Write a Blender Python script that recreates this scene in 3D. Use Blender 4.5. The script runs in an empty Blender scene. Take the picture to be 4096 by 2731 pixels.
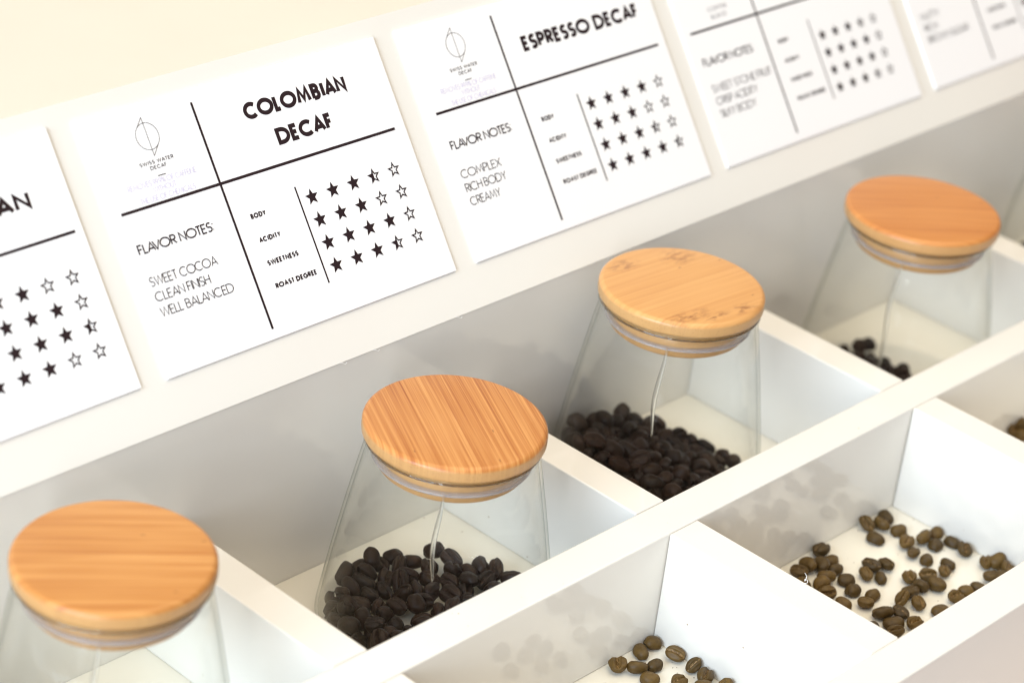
import bpy, bmesh, math, random
from mathutils import Vector, Matrix, Quaternion

# ------------------------------------------------------------------ units
U = 0.165                      # one layout unit (compartment pitch) in metres
PI = math.pi
sc = bpy.context.scene
col = sc.collection

# ------------------------------------------------------------------ camera
CAM = (-4.1952, -3.1271, 3.2976)
YAW, PITCH, ROLL = 0.863, 0.502, 0.1211
FPX = 10163.16
fwd = Vector((math.cos(PITCH)*math.sin(YAW), math.cos(PITCH)*math.cos(YAW), -math.sin(PITCH)))
rgt = Vector((math.cos(YAW), -math.sin(YAW), 0))
upv = rgt.cross(fwd)
R_ = math.cos(ROLL)*rgt + math.sin(ROLL)*upv
U_ = -math.sin(ROLL)*rgt + math.cos(ROLL)*upv
cd = bpy.data.cameras.new('camera')
cam = bpy.data.objects.new('camera', cd); col.objects.link(cam)
m = Matrix((R_, U_, -fwd)).transposed().to_4x4()
m.translation = Vector(CAM)*U
cam.matrix_world = m
cd.sensor_width = 36; cd.sensor_fit = 'HORIZONTAL'
cd.lens = FPX/4096*36
cd.clip_start = 0.02; cd.clip_end = 60
cd.dof.use_dof = True; cd.dof.focus_distance = 6.13*U; cd.dof.aperture_fstop = 7.4
cd.dof.aperture_blades = 0
sc.camera = cam

# ------------------------------------------------------------------ light
sc.view_settings.view_transform = 'Standard'; sc.view_settings.look = 'None'
sc.view_settings.gamma = 1; sc.view_settings.use_curve_mapping = False
sc.view_settings.exposure = EXPO = 0.13
w = bpy.data.worlds.new('World'); sc.world = w; w.use_nodes = True
WN, WL = w.node_tree.nodes, w.node_tree.links
bg = WN['Background']
# a room that is pale overhead and towards the windows on the left, dim behind the camera
wt = WN.new('ShaderNodeTexCoord'); ws = WN.new('ShaderNodeVectorMath'); ws.operation = 'DOT_PRODUCT'
ws.inputs[1].default_value = (-0.70, 0.10, 0.70); wr_ = WN.new('ShaderNodeValToRGB')
WL.new(wt.outputs['Generated'], ws.inputs[0]); WL.new(ws.outputs['Value'], wr_.inputs['Fac'])
we = wr_.color_ramp.elements
we[0].position = 0.10; we[0].color = (0.16, 0.145, 0.17, 1)
we[1].position = 0.80; we[1].color = (1.02, 1.0, 1.04, 1)
WL.new(wr_.outputs['Color'], bg.inputs['Color']); bg.inputs['Strength'].default_value = 1.0

def area(name, loc, target, sx, sy, radiance, colr):
    l = bpy.data.lights.new(name, 'AREA'); l.shape = 'RECTANGLE'; l.size = sx; l.size_y = sy
    l.energy = radiance*PI*sx*sy          # watts for a lambertian panel of that radiance
    l.color = colr
    o = bpy.data.objects.new(name, l); col.objects.link(o); o.location = loc
    d = (Vector(target)-Vector(loc)).normalized()
    o.rotation_euler = d.to_track_quat('-Z', 'Y').to_euler()
    return o
area('ceiling_lamp', (0.35, -0.10, 1.9), (0.30, 0.02, 0), 2.5, 1.4, 2.25, (1.0, 0.84, 0.52))
area('window_lamp', (-1.65, -0.95, 0.30), (0.05, 0.04, 0.0), 0.17, 0.8, 22.0, (0.92, 0.97, 1.0))
area('daylight_lamp', (-2.1, -0.25, 1.0), (0, 0.0, 0), 1.2, 0.9, 14.5, (0.66, 0.83, 1.0))

sc.cycles.use_denoising = True
sc.cycles.max_bounces = 14; sc.cycles.transparent_max_bounces = 24
sc.cycles.transmission_bounces = 12
sc.cycles.sample_clamp_indirect = 6.0
sc.cycles.caustics_reflective = True
sc.cycles.filter_width = 1.15
# ------------------------------------------------------------------ helpers
def tag(o, label=None, cat=None, group=None, kind=None):
    if label: o['label'] = label
    if cat: o['category'] = cat
    if group: o['group'] = group
    if kind: o['kind'] = kind
    return o
def empty(name, loc=(0, 0, 0)):
    o = bpy.data.objects.new(name, None); col.objects.link(o)
    o.location = Vector(loc)*U; o.empty_display_size = 0.02
    return o
def mesh_from(name, verts, faces, smooth=False):
    me = bpy.data.meshes.new(name)
    me.from_pydata([tuple(c*U for c in v) for v in verts], [], faces); me.update()
    if smooth:
        for p in me.polygons: p.use_smooth = True
    return me
def link(name, me, mat=None, parent=None, loc=None):
    o = bpy.data.objects.new(name, me); col.objects.link(o)
    if mat and not me.materials: me.materials.append(mat)
    if parent: o.parent = parent
    if loc is not None: o.location = Vector(loc)*U
    return o
def box_mesh(name, x0, x1, y0, y1, z0, z1, bev=0.004, seg=2):
    bm = bmesh.new(); bmesh.ops.create_cube(bm, size=1)
    for v in bm.verts:
        v.co = Vector(((x0+x1)/2+v.co.x*(x1-x0), (y0+y1)/2+v.co.y*(y1-y0), (z0+z1)/2+v.co.z*(z1-z0)))*U
    if bev: bmesh.ops.bevel(bm, geom=bm.edges[:], offset=bev*U, segments=seg, profile=0.5, affect='EDGES')
    me = bpy.data.meshes.new(name); bm.to_mesh(me); bm.free()
    return me
def prism_x(name, prof, x0, x1, bev=0.0):
    n = len(prof)
    vs = [(x0, y, z) for y, z in prof]+[(x1, y, z) for y, z in prof]
    fs = [tuple(range(n)), tuple(range(2*n-1, n-1, -1))]
    fs += [(i, i+n, (i+1) % n+n, (i+1) % n) for i in range(n)]
    me = mesh_from(name, vs, fs)
    bm = bmesh.new(); bm.from_mesh(me); bmesh.ops.recalc_face_normals(bm, faces=bm.faces[:])
    if bev: bmesh.ops.bevel(bm, geom=bm.edges[:], offset=bev*U, segments=2, profile=0.5, affect='EDGES')
    bm.to_mesh(me); bm.free()
    return me
def lathe(name, prof, seg=96, closed=False, smooth=True):
    """profile (r, z) list; closed -> loops back on itself (a solid of revolution), else r=0 ends are capped"""
    vs, fs, rings = [], [], []
    for r, z in prof:
        if r < 1e-6: rings.append([len(vs)]); vs.append((0, 0, z))
        else:
            b = len(vs); rings.append(list(range(b, b+seg)))
            vs += [(r*math.cos(2*PI*k/seg), r*math.sin(2*PI*k/seg), z) for k in range(seg)]
    pairs = list(zip(rings, rings[1:]))+([(rings[-1], rings[0])] if closed else [])
    for a, b in pairs:
        for k in range(seg):
            k2 = (k+1) % seg
            if len(a) == 1 and len(b) == 1: continue
            if len(a) == 1: fs.append((a[0], b[k], b[k2]))
            elif len(b) == 1: fs.append((a[k], b[0], a[k2]))
            else: fs.append((a[k], b[k], b[k2], a[k2]))
    me = mesh_from(name, vs, fs, smooth)
    bm = bmesh.new(); bm.from_mesh(me); bmesh.ops.recalc_face_normals(bm, faces=bm.faces[:]); bm.to_mesh(me); bm.free()
    return me
def arc(cx, cz, r, a0, a1, n):
    return [(cx+r*math.cos(a0+(a1-a0)*i/n), cz+r*math.sin(a0+(a1-a0)*i/n)) for i in range(n+1)]

# ------------------------------------------------------------------ materials
def new_mat(name):
    m = bpy.data.materials.new(name); m.use_nodes = True
    nt = m.node_tree; return m, nt, nt.nodes, nt.links, nt.nodes['Principled BSDF']
def simple(name, c, rough=0.5, spec=0.5):
    m, nt, N, L, b = new_mat(name)
    b.inputs['Base Color'].default_value = (*c, 1); b.inputs['Roughness'].default_value = rough
    b.inputs['Specular IOR Level'].default_value = spec
    return m
def ramp(N, stops):
    r = N.new('ShaderNodeValToRGB'); e = r.color_ramp.elements
    while len(e) < len(stops): e.new(0.5)
    for x, (p, c) in zip(e, stops): x.position = p; x.color = (*c, 1)
    return r
def laminate(name, c, rough, dust=0.5, spec=0.5):
    m, nt, N, L, b = new_mat(name)
    tc = N.new('ShaderNodeTexCoord')
    n1 = N.new('ShaderNodeTexNoise'); n1.inputs['Scale'].default_value = 9; n1.inputs['Detail'].default_value = 5
    L.new(tc.outputs['Object'], n1.inputs['Vector'])
    r1 = ramp(N, [(0.3, tuple(x*0.965 for x in c)), (0.7, c)])
    L.new(n1.outputs['Fac'], r1.inputs['Fac'])
    # rare crumbs of coffee dust
    vo = N.new('ShaderNodeTexVoronoi'); vo.inputs['Scale'].default_value = 170
    L.new(tc.outputs['Object'], vo.inputs['Vector'])
    r2 = ramp(N, [(0.035, (1, 1, 1)), (0.075, (0, 0, 0))]); L.new(vo.outputs['Distance'], r2.inputs['Fac'])
    sep = N.new('ShaderNodeSeparateColor'); L.new(vo.outputs['Color'], sep.inputs['Color'])
    gt = N.new('ShaderNodeMath'); gt.operation = 'GREATER_THAN'; gt.inputs[1].default_value = 1-0.10*dust
    L.new(sep.outputs['Red'], gt.inputs[0])
    mu = N.new('ShaderNodeMath'); mu.operation = 'MULTIPLY'
    L.new(r2.outputs['Color'], mu.inputs[0]); L.new(gt.outputs[0], mu.inputs[1])
    mx = N.new('ShaderNodeMix'); mx.data_type = 'RGBA'
    L.new(mu.outputs[0], mx.inputs['Factor']); L.new(r1.outputs['Color'], mx.inputs['A'])
    mx.inputs['B'].default_value = (0.30, 0.19, 0.10, 1)
    L.new(mx.outputs['Result'], b.inputs['Base Color'])
    b.inputs['Specular IOR Level'].default_value = spec
    n2 = N.new('ShaderNodeTexNoise'); n2.inputs['Scale'].default_value = 35; n2.inputs['Detail'].default_value = 6
    L.new(tc.outputs['Object'], n2.inputs['Vector'])
    mr = N.new('ShaderNodeMapRange'); mr.inputs['To Min'].default_value = rough*0.8; mr.inputs['To Max'].default_value = rough*1.3
    L.new(n2.outputs['Fac'], mr.inputs['Value']); L.new(mr.outputs['Result'], b.inputs['Roughness'])
    n3 = N.new('ShaderNodeTexNoise'); n3.inputs['Scale'].default_value = 900; n3.inputs['Detail'].default_value = 2
    L.new(tc.outputs['Object'], n3.inputs['Vector'])
    bu = N.new('ShaderNodeBump'); bu.inputs['Strength'].default_value = 0.02; bu.inputs['Distance'].default_value = 0.0003
    L.new(n3.outputs['Fac'], bu.inputs['Height']); L.new(bu.outputs['Normal'], b.inputs['Normal'])
    return m
M_BOARD = laminate('cream_laminate', (0.80, 0.777, 0.724), 0.010, dust=0.12)
M_FLOOR = laminate('white_laminate', (0.82, 0.78, 0.68), 0.18, dust=0.9)
M_WALL = laminate('cream_wall_paint', (0.75, 0.628, 0.545), 0.6, dust=0.0)
M_CARD = simple('white_card_stock', (0.86, 0.86, 0.87), 0.45, 0.3)
M_INK = simple('black_print', (0.022, 0.011, 0.013), 0.45, 0.3)
M_LILAC = simple('pale_lilac_print', (0.56, 0.52, 0.72), 0.5, 0.3)
M_LINT = simple('white_lint', (0.9, 0.9, 0.9), 0.6)

def bamboo(name, ang, base, dark, light, knots=None, fine=1.0, contrast=1.0, edge=(0.52, 0.31, 0.13)):
    m, nt, N, L, b = new_mat(name)
    tc = N.new('ShaderNodeTexCoord')
    rot = N.new('ShaderNodeVectorRotate'); rot.rotation_type = 'Z_AXIS'; rot.inputs['Angle'].default_value = -ang
    L.new(tc.outputs['Object'], rot.inputs['Vector'])
    def strk(sx, sy, scale, det):
        mp = N.new('ShaderNodeMapping'); mp.inputs['Scale'].default_value = (sx, sy, 4)
        L.new(rot.outputs['Vector'], mp.inputs['Vector'])
        n = N.new('ShaderNodeTexNoise'); n.inputs['Scale'].default_value = scale; n.inputs['Detail'].default_value = det
        n.inputs['Roughness'].default_value = 0.62
        L.new(mp.outputs['Vector'], n.inputs['Vector']); return n
    n1 = strk(5, 300*fine, 1.0, 3); n2 = strk(14, 1100*fine, 1.0, 5); n3 = strk(9, 60, 1.0, 2)
    a1 = N.new('ShaderNodeMath'); a1.operation = 'MULTIPLY_ADD'; a1.inputs[1].default_value = 0.42
    L.new(n1.outputs['Fac'], a1.inputs[0])
    a0 = N.new('ShaderNodeMath'); a0.operation = 'MULTIPLY'; a0.inputs[1].default_value = 0.36; L.new(n2.outputs['Fac'], a0.inputs[0])
    L.new(a0.outputs[0], a1.inputs[2])
    a2 = N.new('ShaderNodeMath'); a2.operation = 'MULTIPLY_ADD'; a2.inputs[1].default_value = 0.22
    L.new(n3.outputs['Fac'], a2.inputs[0]); L.new(a1.outputs[0], a2.inputs[2])
    h = 0.19/contrast
    r = ramp(N, [(0.5-h, dark), (0.5-h*0.15, base), (0.5+h, light)]); L.new(a2.outputs[0], r.inputs['Fac'])
    out = r.outputs['Color']
    # small dark pores
    mp = N.new('ShaderNodeMapping'); mp.inputs['Scale'].default_value = (60, 240, 60); L.new(rot.outputs['Vector'], mp.inputs['Vector'])
    vo = N.new('ShaderNodeTexVoronoi'); vo.inputs['Scale'].default_value = 1.6; L.new(mp.outputs['Vector'], vo.inputs['Vector'])
    rp = ramp(N, [(0.05, (1, 1, 1)), (0.12, (0, 0, 0))]); L.new(vo.outputs['Distance'], rp.inputs['Fac'])
    sp = N.new('ShaderNodeSeparateColor'); L.new(vo.outputs['Color'], sp.inputs['Color'])
    gt = N.new('ShaderNodeMath'); gt.operation = 'GREATER_THAN'; gt.inputs[1].default_value = 0.93; L.new(sp.outputs['Red'], gt.inputs[0])
    pm = N.new('ShaderNodeMath'); pm.operation = 'MULTIPLY'; L.new(rp.outputs['Color'], pm.inputs[0]); L.new(gt.outputs[0], pm.inputs[1])
    mx = N.new('ShaderNodeMix'); mx.data_type = 'RGBA'; L.new(pm.outputs[0], mx.inputs['Factor']); L.new(out, mx.inputs['A'])
    mx.inputs['B'].default_value = (0.20, 0.075, 0.025, 1); out = mx.outputs['Result']
    if knots:
        nk = strk(160, 420, 1.0, 4)
        acc = None
        for kx, ky, rx, ry in knots:          # node bands of the bamboo, in lid-radius units
            mp = N.new('ShaderNodeMapping'); mp.vector_type = 'TEXTURE'
            mp.inputs['Location'].default_value = (kx*U*0.2187, ky*U*0.2187, 0)
            mp.inputs['Scale'].default_value = (rx*U*0.2187, ry*U*0.2187, 1)
            L.new(rot.outputs['Vector'], mp.inputs['Vector'])
            sx = N.new('ShaderNodeSeparateXYZ'); L.new(mp.outputs['Vector'], sx.inputs[0])
            cx = N.new('ShaderNodeCombineXYZ'); L.new(sx.outputs[0], cx.inputs[0]); L.new(sx.outputs[1], cx.inputs[1])
            ln = N.new('ShaderNodeVectorMath'); ln.operation = 'LENGTH'; L.new(cx.outputs[0], ln.inputs[0])
            mr = N.new('ShaderNodeMapRange'); mr.inputs['From Min'].default_value = 1.0; mr.inputs['From Max'].default_value = 0.2
            L.new(ln.outputs['Value'], mr.inputs['Value'])
            if acc is None: acc = mr.outputs['Result']
            else:
                mm = N.new('ShaderNodeMath'); mm.operation = 'MAXIMUM'; L.new(acc, mm.inputs[0]); L.new(mr.outputs['Result'], mm.inputs[1]); acc = mm.outputs[0]
        rk = ramp(N, [(0.44, (0, 0, 0)), (0.62, (1, 1, 1))]); L.new(nk.outputs['Fac'], rk.inputs['Fac'])
        mk = N.new('ShaderNodeMath'); mk.operation = 'MULTIPLY'; L.new(acc, mk.inputs[0]); L.new(rk.outputs['Color'], mk.inputs[1])
        mk2 = N.new('ShaderNodeMath'); mk2.operation = 'MULTIPLY'; mk2.inputs[1].default_value = 0.85; L.new(mk.outputs[0], mk2.inputs[0])
        mx = N.new('ShaderNodeMix'); mx.data_type = 'RGBA'; L.new(mk2.outputs[0], mx.inputs['Factor']); L.new(out, mx.inputs['A'])
        mx.inputs['B'].default_value = (0.26, 0.10, 0.035, 1); out = mx.outputs['Result']
    # the turned edge shows paler end grain
    so = N.new('ShaderNodeSeparateXYZ'); L.new(tc.outputs['Object'], so.inputs[0])
    me_ = N.new('ShaderNodeMapRange'); me_.inputs['From Min'].default_value = 0.034*U; me_.inputs['From Max'].default_value = 0.028*U
    L.new(so.outputs['Z'], me_.inputs['Value'])
    ve = N.new('ShaderNodeTexVoronoi'); ve.inputs['Scale'].default_value = 900; L.new(tc.outputs['Object'], ve.inputs['Vector'])
    re_ = ramp(N, [(0.12, (0.55, 0.45, 0.35)), (0.32, (1.0, 1.0, 1.0))]); L.new(ve.outputs['Distance'], re_.inputs['Fac'])
    pe = N.new('ShaderNodeMix'); pe.data_type = 'RGBA'; pe.blend_type = 'MULTIPLY'; pe.inputs['Factor'].default_value = 0.45
    pe.inputs['A'].default_value = (*edge, 1); L.new(re_.outputs['Color'], pe.inputs['B'])
    mw_ = N.new('ShaderNodeMath'); mw_.operation = 'MULTIPLY'; mw_.inputs[1].default_value = 0.75; L.new(me_.outputs['Result'], mw_.inputs[0])
    mx = N.new('ShaderNodeMix'); mx.data_type = 'RGBA'; L.new(mw_.outputs[0], mx.inputs['Factor']); L.new(out, mx.inputs['A'])
    L.new(pe.outputs['Result'], mx.inputs['B']); out = mx.outputs['Result']
    L.new(out, b.inputs['Base Color'])
    b.inputs['Roughness'].default_value = 0.33; b.inputs['Specular IOR Level'].default_value = 0.45
    bu = N.new('ShaderNodeBump'); bu.inputs['Strength'].default_value = 0.12; bu.inputs['Distance'].default_value = 0.0004
    L.new(a1.outputs[0], bu.inputs['Height']); L.new(bu.outputs['Normal'], b.inputs['Normal'])
    return m
M_PLUG = bamboo('bamboo_plug', 0.3, (0.459, 0.199, 0.065), (0.343, 0.128, 0.037), (0.534, 0.264, 0.102))

def thin_glass():
    m = bpy.data.materials.new('clear_thin_glass'); m.use_nodes = True
    nt = m.node_tree; N, L = nt.nodes, nt.links
    N.clear()
    out = N.new('ShaderNodeOutputMaterial'); tr = N.new('ShaderNodeBsdfTransparent'); gl = N.new('ShaderNodeBsdfGlossy')
    gl.inputs['Roughness'].default_value = 0.012
    lw = N.new('ShaderNodeLayerWeight'); lw.inputs['Blend'].default_value = 0.5
    r = ramp(N, [(0.0, (0.998, 0.999, 0.997)), (0.80, (0.992, 0.995, 0.988)), (0.89, (0.93, 0.95, 0.91)), (1.0, (0.15, 0.20, 0.12))])
    L.new(lw.outputs['Facing'], r.inputs['Fac']); L.new(r.outputs['Color'], tr.inputs['Color'])
    fr = N.new('ShaderNodeFresnel'); fr.inputs['IOR'].default_value = 1.47
    # the fresnel node inverts the ratio on back faces; drive it with the front-facing one on both
    ge = N.new('ShaderNodeNewGeometry'); iv = N.new('ShaderNodeMapRange')
    iv.inputs['To Min'].default_value = 1.28; iv.inputs['To Max'].default_value = 1/1.28
    L.new(ge.outputs['Backfacing'], iv.inputs['Value']); L.new(iv.outputs['Result'], fr.inputs['IOR'])
    nz = N.new('ShaderNodeTexNoise'); nz.inputs['Scale'].default_value = 26; nz.inputs['Detail'].default_value = 2
    tc = N.new('ShaderNodeTexCoord'); L.new(tc.outputs['Object'], nz.inputs['Vector'])
    bu = N.new('ShaderNodeBump'); bu.inputs['Strength'].default_value = 0.10; bu.inputs['Distance'].default_value = 0.004
    L.new(nz.outputs['Fac'], bu.inputs['Height']); L.new(bu.outputs['Normal'], gl.inputs['Normal'])
    mx = N.new('ShaderNodeMixShader')
    L.new(fr.outputs['Fac'], mx.inputs['Fac']); L.new(tr.outputs[0], mx.inputs[1]); L.new(gl.outputs[0], mx.inputs[2])
    L.new(mx.outputs[0], out.inputs['Surface'])
    return m
M_GLASS = thin_glass()
def rim_glass():
    m, nt, N, L, b = new_mat('clear_rim_glass')
    b.inputs['Base Color'].default_value = (0.93, 0.97, 0.92, 1); b.inputs['Roughness'].default_value = 0.02
    b.inputs['Transmission Weight'].default_value = 1.0; b.inputs['IOR'].default_value = 1.47
    return m
M_RIM = rim_glass()
def silicone():
    m, nt, N, L, b = new_mat('clear_silicone')
    b.inputs['Base Color'].default_value = (0.90, 0.90, 0.93, 1); b.inputs['Roughness'].default_value = 0.22
    b.inputs['Transmission Weight'].default_value = 0.8; b.inputs['IOR'].default_value = 1.41
    return m
M_SEAL = silicone()
def highlight_glass():  # glass for the added ridge that stands in for a reflected streak
    m, nt, N, L, b = new_mat('highlight_ridge_glass')
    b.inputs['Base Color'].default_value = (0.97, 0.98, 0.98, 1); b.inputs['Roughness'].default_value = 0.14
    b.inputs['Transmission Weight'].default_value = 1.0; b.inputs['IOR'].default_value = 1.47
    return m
M_HIGHLIGHT = highlight_glass()

def bean_mat(name, c0, c1, chaff, rough, coat=0.0, spec=0.35):
    m, nt, N, L, b = new_mat(name)
    tc = N.new('ShaderNodeTexCoord'); oi = N.new('ShaderNodeObjectInfo')
    ad = N.new('ShaderNodeVectorMath'); ad.operation = 'ADD'
    cb = N.new('ShaderNodeCombineXYZ'); L.new(oi.outputs['Random'], cb.inputs[0]); L.new(oi.outputs['Random'], cb.inputs[1])
    L.new(tc.outputs['Object'], ad.inputs[0]); L.new(cb.outputs[0], ad.inputs[1])
    n = N.new('ShaderNodeTexNoise'); n.inputs['Scale'].default_value = 420; n.inputs['Detail'].default_value = 6; n.inputs['Roughness'].default_value = 0.65
    L.new(ad.outputs[0], n.inputs['Vector'])
    r = ramp(N, [(0.32, c0), (0.68, c1)]); L.new(n.outputs['Fac'], r.inputs['Fac'])
    hv = N.new('ShaderNodeHueSaturation'); L.new(r.outputs['Color'], hv.inputs['Color'])
    mr = N.new('ShaderNodeMapRange'); mr.inputs['To Min'].default_value = 0.62; mr.inputs['To Max'].default_value = 1.42
    L.new(oi.outputs['Random'], mr.inputs['Value']); L.new(mr.outputs['Result'], hv.inputs['Value'])
    # silver skin left in the crease
    at = N.new('ShaderNodeAttribute'); at.attribute_name = 'crease'
    n2 = N.new('ShaderNodeTexNoise'); n2.inputs['Scale'].default_value = 900; n2.inputs['Detail'].default_value = 3; L.new(ad.outputs[0], n2.inputs['Vector'])
    r2 = ramp(N, [(0.44, (0, 0, 0)), (0.62, (1, 1, 1))]); L.new(n2.outputs['Fac'], r2.inputs['Fac'])
    mu = N.new('ShaderNodeMath'); mu.operation = 'MULTIPLY'; L.new(at.outputs['Fac'], mu.inputs[0]); L.new(r2.outputs['Color'], mu.inputs[1])
    mx = N.new('ShaderNodeMix'); mx.data_type = 'RGBA'; L.new(mu.outputs[0], mx.inputs['Factor']); L.new(hv.outputs['Color'], mx.inputs['A'])
    mx.inputs['B'].default_value = (*chaff, 1)
    L.new(mx.outputs['Result'], b.inputs['Base Color'])
    b.inputs['Roughness'].default_value = rough; b.inputs['Specular IOR Level'].default_value = spec
    b.inputs['Coat Weight'].default_value = coat; b.inputs['Coat Roughness'].default_value = 0.3
    mp = N.new('ShaderNodeMapping'); mp.inputs['Scale'].default_value = (0.6, 1.6, 1); L.new(ad.outputs[0], mp.inputs['Vector'])
    n3 = N.new('ShaderNodeTexNoise'); n3.inputs['Scale'].default_value = 500; n3.inputs['Detail'].default_value = 5; L.new(mp.outputs['Vector'], n3.inputs['Vector'])
    bu = N.new('ShaderNodeBump'); bu.inputs['Strength'].default_value = 0.35; bu.inputs['Distance'].default_value = 0.0006
    L.new(n3.outputs['Fac'], bu.inputs['Height']); L.new(bu.outputs['Normal'], b.inputs['Normal'])
    return m
M_BROWN = bean_mat('light_roast_bean', (0.064, 0.035, 0.0065), (0.106, 0.061, 0.012), (0.45, 0.28, 0.12), 0.5)
M_DARK = bean_mat('dark_roast_bean', (0.011, 0.0043, 0.0020), (0.028, 0.0115, 0.0052), (0.10, 0.06, 0.04), 0.46, 0.06, 0.2)

# ------------------------------------------------------------------ the box
WD, WR, DF, HZ, DB, H2, TILT, LB = 0.1037, 0.1045, 0.6113, 0.3133, 0.6343, 0.2672, 0.6295, 0.7776
X0, X1 = -3.2, 4.6
ST, CT = math.sin(TILT), math.cos(TILT)
box = empty('display_box', (0, 0, -HZ-0.06))
tag(box, 'long cream display box of open compartments under a sloped sign board', 'display box')
def part(name, me, mat):
    o = link(name, me, mat, box); o.location = Vector((0, 0, (HZ+0.06)*U)); return o
part('floor_panel', box_mesh('floor_panel', X0, X1, -WR-DF-0.001, DB-0.001, -HZ-0.05, -HZ, 0), M_FLOOR)
part('back_panel', box_mesh('back_panel', X0, X1, DB, DB+0.05, -HZ-0.05, H2-0.001, 0), M_BOARD)
part('rail', box_mesh('middle_rail', X0, X1, -WR, 0, -HZ+0.0005, 0), M_BOARD)
part('front_panel', box_mesh('front_panel', X0, X1, -WR-DF-WR, -WR-DF, -HZ-0.06, 0), M_BOARD)
for k in range(-3, 5):
    if k < -3.1: continue
    part('divider', box_mesh('back_divider', k, k+WD, 0.0028, DB-0.0004, -HZ+0.0005, -0.0010, 0.0035), M_BOARD)
    part('divider', box_mesh('front_divider', k, k+WD, -WR-DF+0.0012, -WR-0.0020, -HZ+0.0005, -0.0010, 0.0035), M_BOARD)
TY, TZ = DB+LB*ST, H2+LB*CT
part('sign_board', prism_x('sign_board', [(DB-0.002, H2), (TY, TZ), (TY+0.03, TZ-0.02), (DB+0.052, H2-0.02), (DB+0.052, H2)], X0, X1), M_BOARD)
part('top_shelf', box_mesh('top_shelf', X0, X1, TY+0.004, TY+2.6, TZ-0.08, TZ-0.003, 0.004), M_WALL)
tag(link('counter', box_mesh('counter', -14, 14, -1.4, 6, -HZ-0.5, -HZ-0.061, 0), M_WALL), kind='structure')
tag(link('wall', box_mesh('wall', -14, 14, 6.0, 6.3, -HZ-0.5, 9, 0), M_WALL), kind='structure')

# ------------------------------------------------------------------ stroke lettering
def ell(cx, cy, rx, ry, a0, a1, n=18):
    return [(cx+rx*math.cos(math.radians(a0+(a1-a0)*i/n)), cy+ry*math.sin(math.radians(a0+(a1-a0)*i/n))) for i in range(n+1)]
def GL(c):
    """(width in cap heights, strokes on a unit box 0..1 x 0..1)"""
    D = {
     'A': (.80, [[(0, 0), (.5, 1), (1, 0)], [(.2, .3), (.8, .3)]]),
     'B': (.60, [[(0, 0), (0, 1), (.45, 1)]+ell(.45, .77, .45, .23, 90, -90, 12)[1:]+[(0, .54)], [(.45, .54)]+ell(.55, .27, .45, .27, 90, -90, 12)+[(0, 0)]]),
     'C': (.94, [ell(.54, .5, .54, .5, 48, 312, 26)]),
     'D': (.84, [[(0, 0), (0, 1), (.34, 1)]+ell(.34, .5, .66, .5, 90, -90, 20)[1:]+[(0, 0)]]),
     'E': (.53, [[(1, 1), (0, 1), (0, 0), (1, 0)], [(0, .52), (.88, .52)]]),
     'F': (.50, [[(1, 1), (0, 1), (0, 0)], [(0, .52), (.88, .52)]]),
     'G': (.92, [ell(.52, .5, .52, .5, 48, 360, 28)+[(.6, .5)]]),
     'H': (.68, [[(0, 0), (0, 1)], [(1, 0), (1, 1)], [(0, .52), (1, .52)]]),
     'I': (.0, [[(.5, 0), (.5, 1)]]),
     'J': (.36, [[(1, 1), (1, .28)]+ell(.5, .28, .5, .28, 0, -150, 10)[1:]]),
     'K': (.58, [[(0, 0), (0, 1)], [(1, 1), (0, .42)], [(.3, .6), (1, 0)]]),
     'L': (.48, [[(0, 1), (0, 0), (1, 0)]]),
     'M': (.95, [[(0, 0), (.16, 1), (.5, .16), (.84, 1), (1, 0)]]),
     'N': (.72, [[(0, 0), (0, 1), (1, 0), (1, 1)]]),
     'O': (1.08, [ell(.5, .5, .5, .5, 90, 450, 36)]),
     'P': (.58, [[(0, 0), (0, 1), (.45, 1)]+ell(.45, .73, .55, .27, 90, -90, 14)[1:]+[(0, .46)]]),
     'R': (.60, [[(0, 0), (0, 1), (.45, 1)]+ell(.45, .74, .52, .26, 90, -90, 14)[1:]+[(0, .48)], [(.38, .48), (1, 0)]]),
     'S': (.57, [ell(.5, .75, .46, .25, 38, 270, 16)+ell(.5, .25, .5, .25, 90, -142, 16)[1:]]),
     'T': (.56, [[(0, 1), (1, 1)], [(.5, 1), (.5, 0)]]),
     'U': (.66, [[(0, 1), (0, .34)]+ell(.5, .34, .5, .34, 180, 360, 18)[1:]+[(1, 1)]]),
     'V': (.78, [[(0, 1), (.5, 0), (1, 1)]]),
     'W': (1.1, [[(0, 1), (.25, 0), (.5, 1), (.75, 0), (1, 1)]]),
     'X': (.70, [[(0, 0), (1, 1)], [(0, 1), (1, 0)]]),
     'Y': (.68, [[(0, 1), (.5, .46), (1, 1)], [(.5, .46), (.5, 0)]]),
     '9': (.56, [ell(.5, .68, .5, .32, 0, 360, 22), [(.98, .6), (.5, 0)]]),
     '%': (.80, [ell(.2, .78, .2, .22, 0, 360, 14), ell(.8, .22, .2, .22, 0, 360, 14), [(.85, 1), (.15, 0)]]),
     '.': (.0, [[(.5, 0), (.5, .06)]]),
     ':': (.0, [[(.5, .08), (.5, .16)], [(.5, .72), (.5, .80)]]),
     ' ': (.26, []),
    }
    return D[c]
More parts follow.
